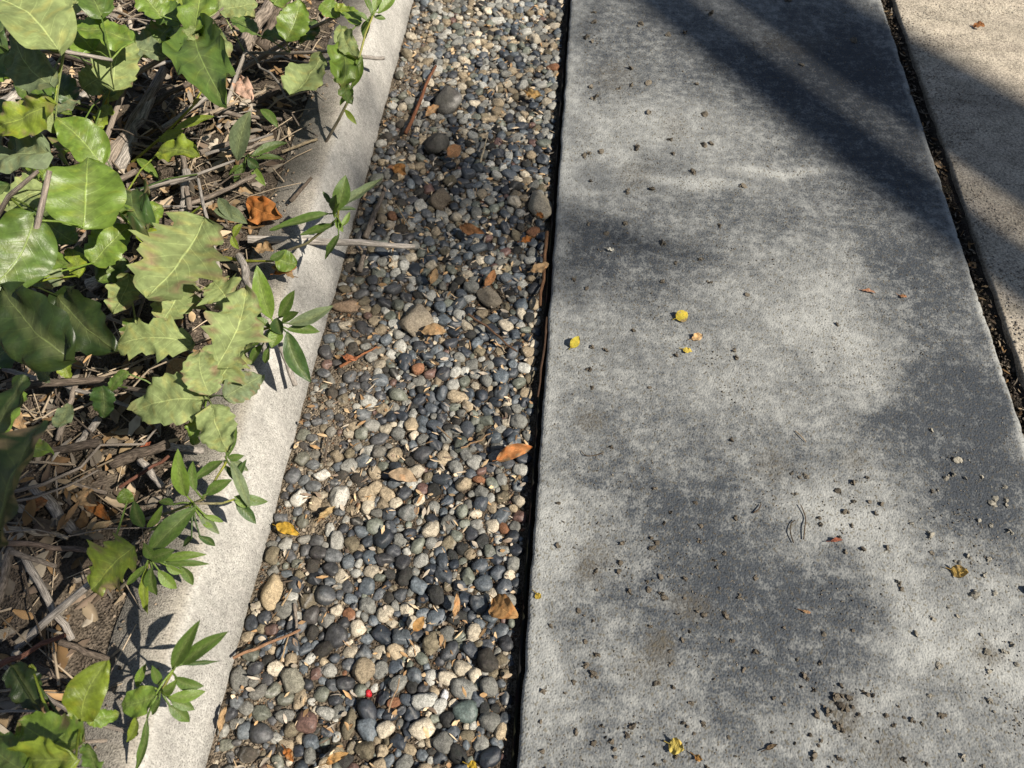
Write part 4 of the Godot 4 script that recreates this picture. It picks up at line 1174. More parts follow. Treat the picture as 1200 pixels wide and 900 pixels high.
	leaf(shoot, Vector3(-0.5192, 0.2800, -0.3718), Vector3(-0.5690, 0.2500, -0.3194), 0.0617, "lime", "jagged", 0.20, Vector3(-0.5640, 0.2400, -0.3551))
	leaf(shoot, Vector3(-0.5607, 0.2600, -0.4392), Vector3(-0.5632, 0.2800, -0.4521), 0.0209, "bright", "entire", 0.30, Vector3(-0.5640, 0.2400, -0.3551))
	var sprig0 := thing("oleander_sprig", "narrow-leaved green sprig rising over the long twig that crosses the curb", "sprig", Vector3(-0.5387, 0.1000, -1.0555), "young narrow-leaved sprigs leaning over the curb")
	stem(sprig0, PackedVector3Array([Vector3(-0.5554, 0.1000, -1.0542), Vector3(-0.4749, 0.1500, -1.0462), Vector3(-0.4067, 0.2100, -1.0556), Vector3(-0.4036, 0.2300, -1.0660)]), 0.0028, 0.0017, BARK, GREEN_STEM)
	leaf(sprig0, Vector3(-0.4060, 0.2300, -1.0546), Vector3(-0.3881, 0.2800, -1.0949), 0.0309, "mid", "narrow", 0.30, Vector3(-0.4036, 0.2300, -1.0660))
	leaf(sprig0, Vector3(-0.4033, 0.2200, -1.0790), Vector3(-0.3340, 0.2400, -1.1362), 0.0222, "grey", "narrow", -0.20, Vector3(-0.4036, 0.2300, -1.0660))
	leaf(sprig0, Vector3(-0.4180, 0.2200, -1.0576), Vector3(-0.5294, 0.2000, -1.0251), 0.0251, "mid", "narrow", 0.30, Vector3(-0.4067, 0.2100, -1.0556))
	leaf(sprig0, Vector3(-0.4137, 0.2000, -1.0499), Vector3(-0.4795, 0.1800, -1.0383), 0.0222, "mid", "narrow", 0.20, Vector3(-0.4067, 0.2100, -1.0556))
	leaf(sprig0, Vector3(-0.3994, 0.2000, -1.0268), Vector3(-0.4241, 0.1700, -0.9893), 0.0204, "mid", "narrow", 0.50, Vector3(-0.4067, 0.2100, -1.0556))
	leaf(sprig0, Vector3(-0.3960, 0.2100, -1.0344), Vector3(-0.3845, 0.2200, -1.0648), 0.0109, "bright", "narrow", 0.00, Vector3(-0.4067, 0.2100, -1.0556))
	leaf(sprig0, Vector3(-0.4113, 0.2100, -1.0778), Vector3(-0.3805, 0.2000, -1.0932), 0.0096, "deep", "narrow", 0.00, Vector3(-0.4067, 0.2100, -1.0556))
	leaf(sprig0, Vector3(-0.4142, 0.2200, -1.0624), Vector3(-0.3985, 0.2700, -1.0539), 0.0216, "deep", "narrow", 0.60, Vector3(-0.4067, 0.2100, -1.0556))
	leaf(sprig0, Vector3(-0.4226, 0.2200, -1.0798), Vector3(-0.4376, 0.2400, -1.0931), 0.0126, "deep", "narrow", 0.40, Vector3(-0.4036, 0.2300, -1.0660))
	leaf(sprig0, Vector3(-0.4089, 0.2100, -1.0510), Vector3(-0.3940, 0.2000, -1.0316), 0.0125, "bright", "narrow", 0.00)
	leaf(sprig0, Vector3(-0.4090, 0.2200, -1.0450), Vector3(-0.3920, 0.2600, -1.0433), 0.0138, "bright", "narrow", -0.20, Vector3(-0.4067, 0.2100, -1.0556))
	var sprig1 := thing("oleander_sprig", "large narrow-leaved green rosette with drooping leaf over the sloping curb face", "sprig", Vector3(-0.5487, 0.1000, -0.8528), "young narrow-leaved sprigs leaning over the curb")
	stem(sprig1, PackedVector3Array([Vector3(-0.5687, 0.1000, -0.8453), Vector3(-0.5117, 0.1600, -0.8221), Vector3(-0.4599, 0.2100, -0.7975)]), 0.0034, 0.0017, GREEN_STEM, GREEN_STEM)
	leaf(sprig1, Vector3(-0.4647, 0.2200, -0.8036), Vector3(-0.4797, 0.3000, -0.8485), 0.0320, "bright", "narrow", 0.10, Vector3(-0.4599, 0.2100, -0.7975))
	leaf(sprig1, Vector3(-0.4525, 0.2200, -0.8064), Vector3(-0.4201, 0.2700, -0.8270), 0.0196, "mid", "narrow", 0.30, Vector3(-0.4599, 0.2100, -0.7975))
	leaf(sprig1, Vector3(-0.4340, 0.2200, -0.7952), Vector3(-0.3608, 0.2400, -0.8246), 0.0239, "grey", "narrow", 0.00, Vector3(-0.4599, 0.2100, -0.7975))
	leaf(sprig1, Vector3(-0.4384, 0.2100, -0.7920), Vector3(-0.3859, 0.2000, -0.7987), 0.0185, "mid", "narrow", 0.20, Vector3(-0.4599, 0.2100, -0.7975))
	leaf(sprig1, Vector3(-0.4376, 0.2100, -0.7885), Vector3(-0.3969, 0.1500, -0.7300), 0.0327, "deep", "narrow", -0.10, Vector3(-0.4599, 0.2100, -0.7975))
	leaf(sprig1, Vector3(-0.4686, 0.2100, -0.7752), Vector3(-0.5085, 0.1800, -0.7593), 0.0212, "bright", "narrow", 0.30, Vector3(-0.4599, 0.2100, -0.7975))
	leaf(sprig1, Vector3(-0.4787, 0.1900, -0.7720), Vector3(-0.5012, 0.1600, -0.7497), 0.0172, "mid", "narrow", 0.20, Vector3(-0.4599, 0.2100, -0.7975))
	leaf(sprig1, Vector3(-0.4447, 0.2300, -0.7792), Vector3(-0.4497, 0.2200, -0.7444), 0.0249, "bright", "narrow", 0.10, Vector3(-0.4599, 0.2100, -0.7975))
	leaf(sprig1, Vector3(-0.4439, 0.2500, -0.7844), Vector3(-0.4357, 0.2300, -0.7657), 0.0276, "deep", "narrow", 0.70, Vector3(-0.4599, 0.2100, -0.7975))
	leaf(sprig1, Vector3(-0.4635, 0.2000, -0.7620), Vector3(-0.4748, 0.1700, -0.7481), 0.0127, "mid", "narrow", 0.10, Vector3(-0.4599, 0.2100, -0.7975))
	leaf(sprig1, Vector3(-0.4920, 0.2000, -0.7993), Vector3(-0.5040, 0.2200, -0.8319), 0.0172, "deep", "narrow", 0.30, Vector3(-0.4599, 0.2100, -0.7975))
	leaf(sprig1, Vector3(-0.4417, 0.2300, -0.7901), Vector3(-0.4066, 0.2600, -0.7898), 0.0138, "mid", "narrow", 0.50, Vector3(-0.4599, 0.2100, -0.7975))
	leaf(sprig1, Vector3(-0.4630, 0.2200, -0.7857), Vector3(-0.4815, 0.2400, -0.7895), 0.0126, "mid", "narrow", 0.30, Vector3(-0.4599, 0.2100, -0.7975))
	var sprig2 := thing("oleander_sprig", "narrow-leaved sprig with one tall upright leaf at the litter's edge", "sprig", Vector3(-0.5926, 0.1000, -0.5000), "young narrow-leaved sprigs leaning over the curb")
	stem(sprig2, PackedVector3Array([Vector3(-0.6211, 0.1000, -0.4831), Vector3(-0.5540, 0.1500, -0.4793), Vector3(-0.5000, 0.2000, -0.4734)]), 0.0028, 0.0017, BARK, GREEN_STEM)
	stem(sprig2, PackedVector3Array([Vector3(-0.5540, 0.1500, -0.4793), Vector3(-0.4885, 0.2000, -0.4812), Vector3(-0.4538, 0.2400, -0.5253)]), 0.0022, 0.0017, BARK, GREEN_STEM)
	stem(sprig2, PackedVector3Array([Vector3(-0.5000, 0.2000, -0.4734), Vector3(-0.4594, 0.2000, -0.4767), Vector3(-0.4428, 0.2000, -0.4848)]), 0.0020, 0.0017, BARK, GREEN_STEM)
	leaf(sprig2, Vector3(-0.5046, 0.2200, -0.4740), Vector3(-0.4995, 0.3000, -0.5069), 0.0227, "bright", "narrow", 0.10, Vector3(-0.5000, 0.2000, -0.4734))
	leaf(sprig2, Vector3(-0.4938, 0.2200, -0.4830), Vector3(-0.4928, 0.2600, -0.5111), 0.0133, "mid", "narrow", 0.30, Vector3(-0.4885, 0.2000, -0.4812))
	leaf(sprig2, Vector3(-0.4822, 0.2100, -0.4835), Vector3(-0.4424, 0.2300, -0.5011), 0.0172, "mid", "narrow", 0.30, Vector3(-0.4885, 0.2000, -0.4812))
	leaf(sprig2, Vector3(-0.4587, 0.2400, -0.5249), Vector3(-0.5045, 0.2200, -0.4972), 0.0160, "mid", "narrow", 0.20)
	leaf(sprig2, Vector3(-0.4521, 0.2500, -0.5255), Vector3(-0.4389, 0.2800, -0.5625), 0.0122, "mid", "narrow", 0.40, Vector3(-0.4538, 0.2400, -0.5253))
	leaf(sprig2, Vector3(-0.4521, 0.2400, -0.5283), Vector3(-0.4271, 0.2200, -0.5216), 0.0111, "grey", "narrow", 0.30)
	leaf(sprig2, Vector3(-0.4489, 0.2400, -0.5257), Vector3(-0.4206, 0.1900, -0.4765), 0.0161, "grey", "narrow", -0.20)
	leaf(sprig2, Vector3(-0.4452, 0.2000, -0.4888), Vector3(-0.4011, 0.1800, -0.4939), 0.0163, "mid", "narrow", 0.20)
	leaf(sprig2, Vector3(-0.4439, 0.1900, -0.4828), Vector3(-0.4171, 0.1600, -0.4662), 0.0163, "deep", "narrow", 0.10, Vector3(-0.4428, 0.2000, -0.4848))
	leaf(sprig2, Vector3(-0.4437, 0.2000, -0.4834), Vector3(-0.4223, 0.1800, -0.4867), 0.0112, "bright", "narrow", 0.30)
	leaf(sprig2, Vector3(-0.4554, 0.2400, -0.5308), Vector3(-0.4316, 0.2400, -0.5356), 0.0111, "mid", "narrow", 0.30)
	leaf(sprig2, Vector3(-0.4612, 0.2300, -0.5232), Vector3(-0.4365, 0.2000, -0.5033), 0.0137, "deep", "narrow", 0.50, Vector3(-0.4538, 0.2400, -0.5253))
	leaf(sprig2, Vector3(-0.4376, 0.2200, -0.5095), Vector3(-0.4264, 0.2400, -0.5303), 0.0086, "deep", "narrow", 0.40, Vector3(-0.4538, 0.2400, -0.5253))
	leaf(sprig2, Vector3(-0.4852, 0.2200, -0.4595), Vector3(-0.5418, 0.2000, -0.3864), 0.0323, "mid", "narrow", 0.10, Vector3(-0.5000, 0.2000, -0.4734))
	leaf(sprig2, Vector3(-0.5274, 0.2000, -0.4685), Vector3(-0.5566, 0.1900, -0.4765), 0.0124, "mid", "narrow", 0.30, Vector3(-0.5000, 0.2000, -0.4734))
	leaf(sprig2, Vector3(-0.4956, 0.2100, -0.4581), Vector3(-0.5508, 0.2000, -0.4266), 0.0145, "bright", "narrow", 0.30, Vector3(-0.5000, 0.2000, -0.4734))
	leaf(sprig2, Vector3(-0.4906, 0.2000, -0.4633), Vector3(-0.4622, 0.1700, -0.4418), 0.0148, "grey", "narrow", 0.20, Vector3(-0.5000, 0.2000, -0.4734))
	leaf(sprig2, Vector3(-0.5598, 0.2000, -0.4311), Vector3(-0.5600, 0.2500, -0.4493), 0.0179, "deep", "narrow", 0.40)
	leaf(sprig2, Vector3(-0.5550, 0.2000, -0.4315), Vector3(-0.5290, 0.2300, -0.4537), 0.0120, "bright", "narrow", 0.30)
	leaf(sprig2, Vector3(-0.4808, 0.2000, -0.4560), Vector3(-0.4571, 0.1800, -0.4565), 0.0086, "bright", "narrow", 0.20, Vector3(-0.5000, 0.2000, -0.4734))
	leaf(sprig2, Vector3(-0.4846, 0.1900, -0.4497), Vector3(-0.4696, 0.1800, -0.4475), 0.0074, "bright", "narrow", 0.00, Vector3(-0.5000, 0.2000, -0.4734))
	leaf(sprig2, Vector3(-0.4877, 0.1800, -0.4327), Vector3(-0.4716, 0.1500, -0.4311), 0.0112, "deep", "narrow", 0.30, Vector3(-0.5000, 0.2000, -0.4734))
	leaf(sprig2, Vector3(-0.4943, 0.1800, -0.4295), Vector3(-0.5143, 0.1600, -0.4234), 0.0123, "deep", "narrow", 0.30, Vector3(-0.5000, 0.2000, -0.4734))
	var sprig3 := thing("oleander_sprig", "drooping narrow-leaved rosette hanging just below the tall upright sprig", "sprig", Vector3(-0.6116, 0.1000, -0.4000), "young narrow-leaved sprigs leaning over the curb")
	stem(sprig3, PackedVector3Array([Vector3(-0.6149, 0.1000, -0.3731), Vector3(-0.5719, 0.1500, -0.3811), Vector3(-0.5366, 0.1900, -0.3884)]), 0.0028, 0.0017, BARK, GREEN_STEM)
	leaf(sprig3, Vector3(-0.5193, 0.2000, -0.3844), Vector3(-0.4627, 0.1900, -0.4019), 0.0119, "bright", "narrow", 0.20, Vector3(-0.5366, 0.1900, -0.3884))
	leaf(sprig3, Vector3(-0.5183, 0.1900, -0.3848), Vector3(-0.4581, 0.1800, -0.3924), 0.0096, "mid", "narrow", 0.20, Vector3(-0.5366, 0.1900, -0.3884))
	leaf(sprig3, Vector3(-0.5454, 0.1800, -0.3816), Vector3(-0.5505, 0.1200, -0.3330), 0.0133, "lime", "narrow", 0.10, Vector3(-0.5366, 0.1900, -0.3884))
	leaf(sprig3, Vector3(-0.5332, 0.1900, -0.3786), Vector3(-0.5366, 0.1400, -0.3547), 0.0192, "mid", "narrow", 0.20, Vector3(-0.5366, 0.1900, -0.3884))
	leaf(sprig3, Vector3(-0.5282, 0.1800, -0.3779), Vector3(-0.5072, 0.1500, -0.3634), 0.0169, "bright", "narrow", 0.20, Vector3(-0.5366, 0.1900, -0.3884))
	leaf(sprig3, Vector3(-0.5412, 0.1900, -0.3805), Vector3(-0.5698, 0.1700, -0.3560), 0.0119, "bright", "narrow", 0.20, Vector3(-0.5366, 0.1900, -0.3884))
	leaf(sprig3, Vector3(-0.5051, 0.1700, -0.3901), Vector3(-0.4902, 0.1400, -0.3736), 0.0158, "mid", "narrow", 0.40, Vector3(-0.5366, 0.1900, -0.3884))
	leaf(sprig3, Vector3(-0.5304, 0.2100, -0.3820), Vector3(-0.4949, 0.2200, -0.3943), 0.0187, "mid", "narrow", 0.30, Vector3(-0.5366, 0.1900, -0.3884))
	leaf(sprig3, Vector3(-0.5249, 0.2100, -0.3837), Vector3(-0.5309, 0.2400, -0.3928), 0.0139, "mid", "narrow", 0.20, Vector3(-0.5366, 0.1900, -0.3884))
	leaf(sprig3, Vector3(-0.5200, 0.1800, -0.3862), Vector3(-0.5013, 0.1600, -0.3829), 0.0109, "bright", "narrow", 0.30, Vector3(-0.5366, 0.1900, -0.3884))
	var sprig4 := thing("oleander_sprig", "narrow-leaved sprig with paired upright leaves on the near end of curb", "sprig", Vector3(-0.5201, 0.1000, -0.1954), "young narrow-leaved sprigs leaning over the curb")
	stem(sprig4, PackedVector3Array([Vector3(-0.5354, 0.1000, -0.1887), Vector3(-0.4935, 0.1500, -0.2083), Vector3(-0.4652, 0.1900, -0.2192), Vector3(-0.4459, 0.2200, -0.2373)]), 0.0034, 0.0017, BARK, GREEN_STEM)
	leaf(sprig4, Vector3(-0.4473, 0.2200, -0.2382), Vector3(-0.3981, 0.3000, -0.2779), 0.0189, "mid", "narrow", 0.30)
	leaf(sprig4, Vector3(-0.4379, 0.2200, -0.2432), Vector3(-0.3749, 0.2600, -0.2789), 0.0192, "mid", "narrow", -0.10, Vector3(-0.4459, 0.2200, -0.2373))
	leaf(sprig4, Vector3(-0.4425, 0.2100, -0.2466), Vector3(-0.3988, 0.2000, -0.2571), 0.0066, "deep", "narrow", 0.50, Vector3(-0.4459, 0.2200, -0.2373))
	leaf(sprig4, Vector3(-0.4504, 0.2000, -0.2327), Vector3(-0.4133, 0.1900, -0.2276), 0.0163, "mid", "narrow", 0.20, Vector3(-0.4459, 0.2200, -0.2373))
	leaf(sprig4, Vector3(-0.4500, 0.2000, -0.2077), Vector3(-0.4093, 0.1900, -0.2216), 0.0151, "bright", "narrow", 0.10, Vector3(-0.4652, 0.1900, -0.2192))
	leaf(sprig4, Vector3(-0.4497, 0.1900, -0.2059), Vector3(-0.4243, 0.1700, -0.2021), 0.0141, "mid", "narrow", 0.30, Vector3(-0.4652, 0.1900, -0.2192))
	leaf(sprig4, Vector3(-0.4559, 0.1800, -0.2035), Vector3(-0.4343, 0.1500, -0.1909), 0.0164, "mid", "narrow", 0.20, Vector3(-0.4652, 0.1900, -0.2192))
	leaf(sprig4, Vector3(-0.4560, 0.2200, -0.2056), Vector3(-0.5058, 0.2000, -0.1950), 0.0360, "bright", "entire", 0.10, Vector3(-0.4459, 0.2200, -0.2373))
	leaf(sprig4, Vector3(-0.4777, 0.1800, -0.1894), Vector3(-0.4930, 0.1300, -0.1298), 0.0119, "mid", "narrow", 0.20, Vector3(-0.4652, 0.1900, -0.2192))
	leaf(sprig4, Vector3(-0.4917, 0.1800, -0.1883), Vector3(-0.5117, 0.1400, -0.1619), 0.0142, "lime", "narrow", 0.10, Vector3(-0.4935, 0.1500, -0.2083))
	leaf(sprig4, Vector3(-0.4613, 0.2100, -0.2199), Vector3(-0.4606, 0.2500, -0.2332), 0.0116, "mid", "narrow", 0.40, Vector3(-0.4652, 0.1900, -0.2192))
	leaf(sprig4, Vector3(-0.4985, 0.1900, -0.2187), Vector3(-0.4826, 0.2200, -0.2417), 0.0108, "bright", "narrow", 0.30, Vector3(-0.4652, 0.1900, -0.2192))
	leaf(sprig4, Vector3(-0.4530, 0.2100, -0.2113), Vector3(-0.4285, 0.2400, -0.2222), 0.0127, "bright", "narrow", 0.20, Vector3(-0.4652, 0.1900, -0.2192))
	leaf(sprig4, Vector3(-0.4596, 0.2000, -0.2069), Vector3(-0.4723, 0.1800, -0.1899), 0.0108, "mid", "narrow", 0.30, Vector3(-0.4652, 0.1900, -0.2192))
	leaf(sprig4, Vector3(-0.5006, 0.1700, -0.1959), Vector3(-0.4788, 0.2000, -0.2116), 0.0130, "bright", "narrow", 0.20, Vector3(-0.4935, 0.1500, -0.2083))
	var sprig5 := thing("oleander_sprig", "small upright narrow-leaved sprig on bare soil above the orange curled leaf", "sprig", Vector3(-0.6757, 0.1000, -1.3218), "young narrow-leaved sprigs leaning over the curb")
	stem(sprig5, PackedVector3Array([Vector3(-0.6924, 0.1000, -1.2875), Vector3(-0.6691, 0.1300, -1.2810), Vector3(-0.6489, 0.1600, -1.2706)]), 0.0028, 0.0017, BARK, GREEN_STEM)
	leaf(sprig5, Vector3(-0.6594, 0.1700, -1.2419), Vector3(-0.6202, 0.2600, -1.2862), 0.0409, "grey", "narrow", 0.20, Vector3(-0.6489, 0.1600, -1.2706))
	leaf(sprig5, Vector3(-0.6622, 0.1600, -1.4237), Vector3(-0.6191, 0.1400, -1.3895), 0.0203, "mid", "narrow", 0.20)
	leaf(sprig5, Vector3(-0.6353, 0.1700, -1.2570), Vector3(-0.5715, 0.1700, -1.3075), 0.0193, "mid", "narrow", 0.20, Vector3(-0.6489, 0.1600, -1.2706))
	leaf(sprig5, Vector3(-0.6293, 0.1600, -1.2642), Vector3(-0.5762, 0.1500, -1.2779), 0.0123, "mid", "narrow", 0.20, Vector3(-0.6489, 0.1600, -1.2706))
	leaf(sprig5, Vector3(-0.6391, 0.1600, -1.2477), Vector3(-0.6054, 0.1300, -1.2178), 0.0175, "bright", "narrow", 0.10, Vector3(-0.6489, 0.1600, -1.2706))
	leaf(sprig5, Vector3(-0.6474, 0.1600, -1.2522), Vector3(-0.6668, 0.1400, -1.2118), 0.0209, "mid", "narrow", 0.30, Vector3(-0.6489, 0.1600, -1.2706))
	leaf(sprig5, Vector3(-0.6349, 0.1800, -1.2397), Vector3(-0.6099, 0.1700, -1.2278), 0.0207, "deep", "narrow", 0.50, Vector3(-0.6489, 0.1600, -1.2706))
	leaf(sprig5, Vector3(-0.6481, 0.1600, -1.2417), Vector3(-0.6829, 0.1400, -1.2311), 0.0175, "bright", "narrow", 0.30, Vector3(-0.6489, 0.1600, -1.2706))
	var sprig6 := thing("oleander_sprig", "narrow-leaved sprig at the far end of the curb on a yellow stalk", "sprig", Vector3(-0.5198, 0.1000, -1.3965), "young narrow-leaved sprigs leaning over the curb")
	stem(sprig6, PackedVector3Array([Vector3(-0.5248, 0.1000, -1.4019), Vector3(-0.4855, 0.1600, -1.4029), Vector3(-0.4605, 0.2000, -1.4144), Vector3(-0.4382, 0.2700, -1.5477), Vector3(-0.4257, 0.2900, -1.5862)]), 0.0034, 0.0017, BARK, GREEN_STEM)
	leaf(sprig6, Vector3(-0.4244, 0.2900, -1.5994), Vector3(-0.4208, 0.3300, -1.6425), 0.0219, "bright", "narrow", 0.20, Vector3(-0.4257, 0.2900, -1.5862))
	leaf(sprig6, Vector3(-0.4159, 0.2900, -1.5935), Vector3(-0.3825, 0.3100, -1.6410), 0.0220, "bright", "narrow", 0.20, Vector3(-0.4257, 0.2900, -1.5862))
	leaf(sprig6, Vector3(-0.4333, 0.2800, -1.5894), Vector3(-0.4493, 0.2400, -1.5725), 0.0222, "mid", "narrow", 0.20, Vector3(-0.4257, 0.2900, -1.5862))
	leaf(sprig6, Vector3(-0.4531, 0.2200, -1.4306), Vector3(-0.4316, 0.2700, -1.4741), 0.0178, "bright", "narrow", 0.20, Vector3(-0.4605, 0.2000, -1.4144))
	leaf(sprig6, Vector3(-0.4271, 0.2800, -1.5964), Vector3(-0.4045, 0.2700, -1.6084), 0.0129, "mid", "narrow", 0.20, Vector3(-0.4257, 0.2900, -1.5862))
	leaf(sprig6, Vector3(-0.4346, 0.2800, -1.5763), Vector3(-0.4651, 0.3000, -1.5791), 0.0164, "mid", "narrow", 0.20, Vector3(-0.4257, 0.2900, -1.5862))
	leaf(sprig6, Vector3(-0.4603, 0.2000, -1.4319), Vector3(-0.4840, 0.1800, -1.4225), 0.0164, "bright", "narrow", 0.20, Vector3(-0.4605, 0.2000, -1.4144))
	leaf(sprig6, Vector3(-0.4752, 0.1700, -1.4252), Vector3(-0.4480, 0.1500, -1.4018), 0.0128, "lime", "narrow", 0.20, Vector3(-0.4855, 0.1600, -1.4029))
	leaf(sprig6, Vector3(-0.4275, 0.2900, -1.5861), Vector3(-0.4448, 0.3300, -1.5939), 0.0181, "mid", "narrow", 0.30)
	var sprig7 := thing("oleander_sprig", "yellow-green narrow shoot slanting between the grey branches", "sprig", Vector3(-0.9181, 0.1000, -1.3022), "young narrow-leaved sprigs leaning over the curb")
	stem(sprig7, PackedVector3Array([Vector3(-0.9112, 0.1200, -1.2789), Vector3(-0.8135, 0.2000, -1.2691), Vector3(-0.7371, 0.2600, -1.2929), Vector3(-0.7184, 0.2800, -1.3321)]), 0.0031, 0.0017, GREEN_STEM, GREEN_STEM)
	leaf(sprig7, Vector3(-0.7751, 0.2300, -1.2550), Vector3(-0.6996, 0.2400, -1.2906), 0.0204, "lime", "narrow", 0.10)
	leaf(sprig7, Vector3(-0.8151, 0.2000, -1.2530), Vector3(-0.7680, 0.2100, -1.2814), 0.0224, "lime", "narrow", 0.20, Vector3(-0.8135, 0.2000, -1.2691))
	leaf(sprig7, Vector3(-0.7372, 0.2600, -1.2875), Vector3(-0.7121, 0.2800, -1.2889), 0.0168, "yellow", "narrow", 0.00)
	leaf(sprig7, Vector3(-0.8659, 0.1700, -1.2331), Vector3(-0.8154, 0.1500, -1.1986), 0.0191, "bright", "narrow", 0.20)
	leaf(sprig7, Vector3(-0.7951, 0.2000, -1.0214), Vector3(-0.7663, 0.2400, -1.0305), 0.0141, "bright", "narrow", 0.10)
	var sprig8 := thing("oleander_sprig", "small green sprig with folded bright leaf under the long twig", "sprig", Vector3(-0.5817, 0.1000, -1.0248), "young narrow-leaved sprigs leaning over the curb")
	stem(sprig8, PackedVector3Array([Vector3(-0.6453, 0.1100, -1.0328), Vector3(-0.5862, 0.1300, -1.0097), Vector3(-0.5280, 0.1500, -0.9955)]), 0.0042, 0.0017, GREEN_STEM, GREEN_STEM)
	leaf(sprig8, Vector3(-0.5222, 0.1600, -0.9952), Vector3(-0.4859, 0.1400, -0.9996), 0.0415, "bright", "entire", 0.30, Vector3(-0.5280, 0.1500, -0.9955))
	leaf(sprig8, Vector3(-0.5306, 0.1600, -0.9902), Vector3(-0.5028, 0.1700, -1.0045), 0.0158, "mid", "narrow", 0.20, Vector3(-0.5280, 0.1500, -0.9955))
	leaf(sprig8, Vector3(-0.6127, 0.1600, -1.0409), Vector3(-0.5953, 0.1800, -1.0582), 0.0145, "lime", "narrow", 0.10)
	leaf(sprig8, Vector3(-0.6172, 0.1600, -1.0450), Vector3(-0.6000, 0.1500, -1.0205), 0.0129, "lime", "narrow", 0.20)
	leaf(sprig8, Vector3(-0.6603, 0.1800, -1.1229), Vector3(-0.6286, 0.1600, -1.0854), 0.0231, "grey", "narrow", 0.30)
	leaf(sprig8, Vector3(-0.6667, 0.1700, -1.1000), Vector3(-0.6021, 0.1500, -1.0886), 0.0297, "grey", "narrow", 0.20)
	stick("long pale twig reaching from the litter across the curb over the pebbles", Vector3(-0.6099, 0.1150, -1.0814), Vector3(-0.3016, 0.0200, -1.1782), 0.0087, 0.0056, BARK_GREY * 1.15, "twig", 0.020)
	stick("thick brown branch slanting behind the tall bright leaf", Vector3(-0.9509, 0.1300, -1.2476), Vector3(-0.9105, 0.1700, -1.5373), 0.0129, 0.0102, BARK, "branch", 0.030)
	stick("thick split brown branch lying parallel to the slanting one", Vector3(-0.9300, 0.1250, -1.2498), Vector3(-0.9250, 0.1500, -1.4768), 0.0129, 0.0111, BARK_GREY, "branch", 0.030)
	stick("broad weathered grey branch below the far-left leaves", Vector3(-1.2277, 0.1600, -1.3432), Vector3(-1.1275, 0.2000, -1.4939), 0.0204, 0.0167, BARK_GREY, "branch", 0.030)
	stick("grey branch leading up from the yellow-green toothed leaf", Vector3(-1.1471, 0.1400, -1.2739), Vector3(-1.0292, 0.1800, -1.4565), 0.0110, 0.0092, BARK_GREY, "branch", 0.030)
	stick("stout brown branch end between the upper glossy leaves", Vector3(-0.7839, 0.1300, -1.6751), Vector3(-0.7284, 0.1800, -1.8329), 0.0185, 0.0144, BARK, "branch", 0.030)
	stick("second stout branch beside the upper glossy leaves", Vector3(-0.7454, 0.1200, -1.7078), Vector3(-0.7115, 0.1600, -1.8658), 0.0167, 0.0125, BARK_DARK, "branch", 0.030)
	stick("thin grey twig below the big round bright leaf", Vector3(-0.8735, 0.1500, -1.1437), Vector3(-0.7223, 0.1800, -1.1816), 0.0076, 0.0059, BARK_GREY, "twig", 0.030)
	stick("short broken pale branch under the round leaf", Vector3(-0.8643, 0.1300, -0.9268), Vector3(-0.7905, 0.1500, -0.9614), 0.0127, 0.0095, BARK_GREY * 1.2, "branch", 0.030)
	stick("dark branch in shade under the two dark glossy leaves", Vector3(-0.8597, 0.2000, -0.6515), Vector3(-0.7192, 0.1700, -0.6971), 0.0069, 0.0055, BARK_DARK, "branch", 0.030)
	stick("forked twig dropping into the shaded litter", Vector3(-0.7942, 0.1200, -0.6030), Vector3(-0.7726, 0.1700, -0.6859), 0.0049, 0.0042, BARK, "branch", 0.030)
	stick("curved grey twig below the forked one", Vector3(-0.7614, 0.1200, -0.5927), Vector3(-0.7236, 0.1500, -0.6328), 0.0062, 0.0055, BARK_GREY, "branch", 0.030)
	stick("dark twig with a pale tip in the shaded litter", Vector3(-0.8152, 0.1300, -0.5699), Vector3(-0.6972, 0.1600, -0.5825), 0.0061, 0.0068, BARK_DARK, "branch", 0.030)
	stick("thick cut grey branch slanting over the litter", Vector3(-0.7910, 0.1300, -0.5137), Vector3(-0.7032, 0.1200, -0.4474), 0.0086, 0.0086, BARK_GREY, "branch", 0.030)
	stick("thin curved twig beside the cut grey branch", Vector3(-0.7719, 0.1300, -0.5272), Vector3(-0.6736, 0.1300, -0.5112), 0.0047, 0.0033, BARK, "twig", 0.030)
	stick("reddish thin twig crossing the litter near the upright sprig", Vector3(-0.6516, 0.1400, -0.5183), Vector3(-0.5825, 0.1600, -0.5686), 0.0029, 0.0024, Color(0.2, 0.09, 0.06), "twig", 0.030)
	stick("dark stout branch beneath the pale toothed leaf", Vector3(-0.6829, 0.1300, -0.5619), Vector3(-0.5921, 0.1600, -0.5894), 0.0095, 0.0081, BARK_DARK, "branch", 0.030)
	stick("pale broken branch end touching the curb top", Vector3(-0.6015, 0.1500, -0.5898), Vector3(-0.5517, 0.1200, -0.6032), 0.0068, 0.0055, BARK_GREY, "branch", 0.030)
	stick("short pale stick beside the reddish twig", Vector3(-0.6466, 0.1300, -0.5772), Vector3(-0.5915, 0.1300, -0.5297), 0.0061, 0.0054, BARK_GREY, "branch", 0.030)
	stick("bent brown twig across the lower litter", Vector3(-0.7706, 0.1600, -0.4067), Vector3(-0.6413, 0.1300, -0.4151), 0.0044, 0.0038, Color(0.3, 0.22, 0.17), "twig", 0.030)
	stick("upright tan twig in the near-left shade", Vector3(-0.7447, 0.1600, -0.3222), Vector3(-0.7191, 0.2200, -0.3776), 0.0059, 0.0053, BARK, "branch", 0.030)
	stick("forked tan twig joined to the upright one", Vector3(-0.7187, 0.2200, -0.3739), Vector3(-0.6721, 0.1800, -0.3714), 0.0041, 0.0030, BARK, "twig", 0.030)
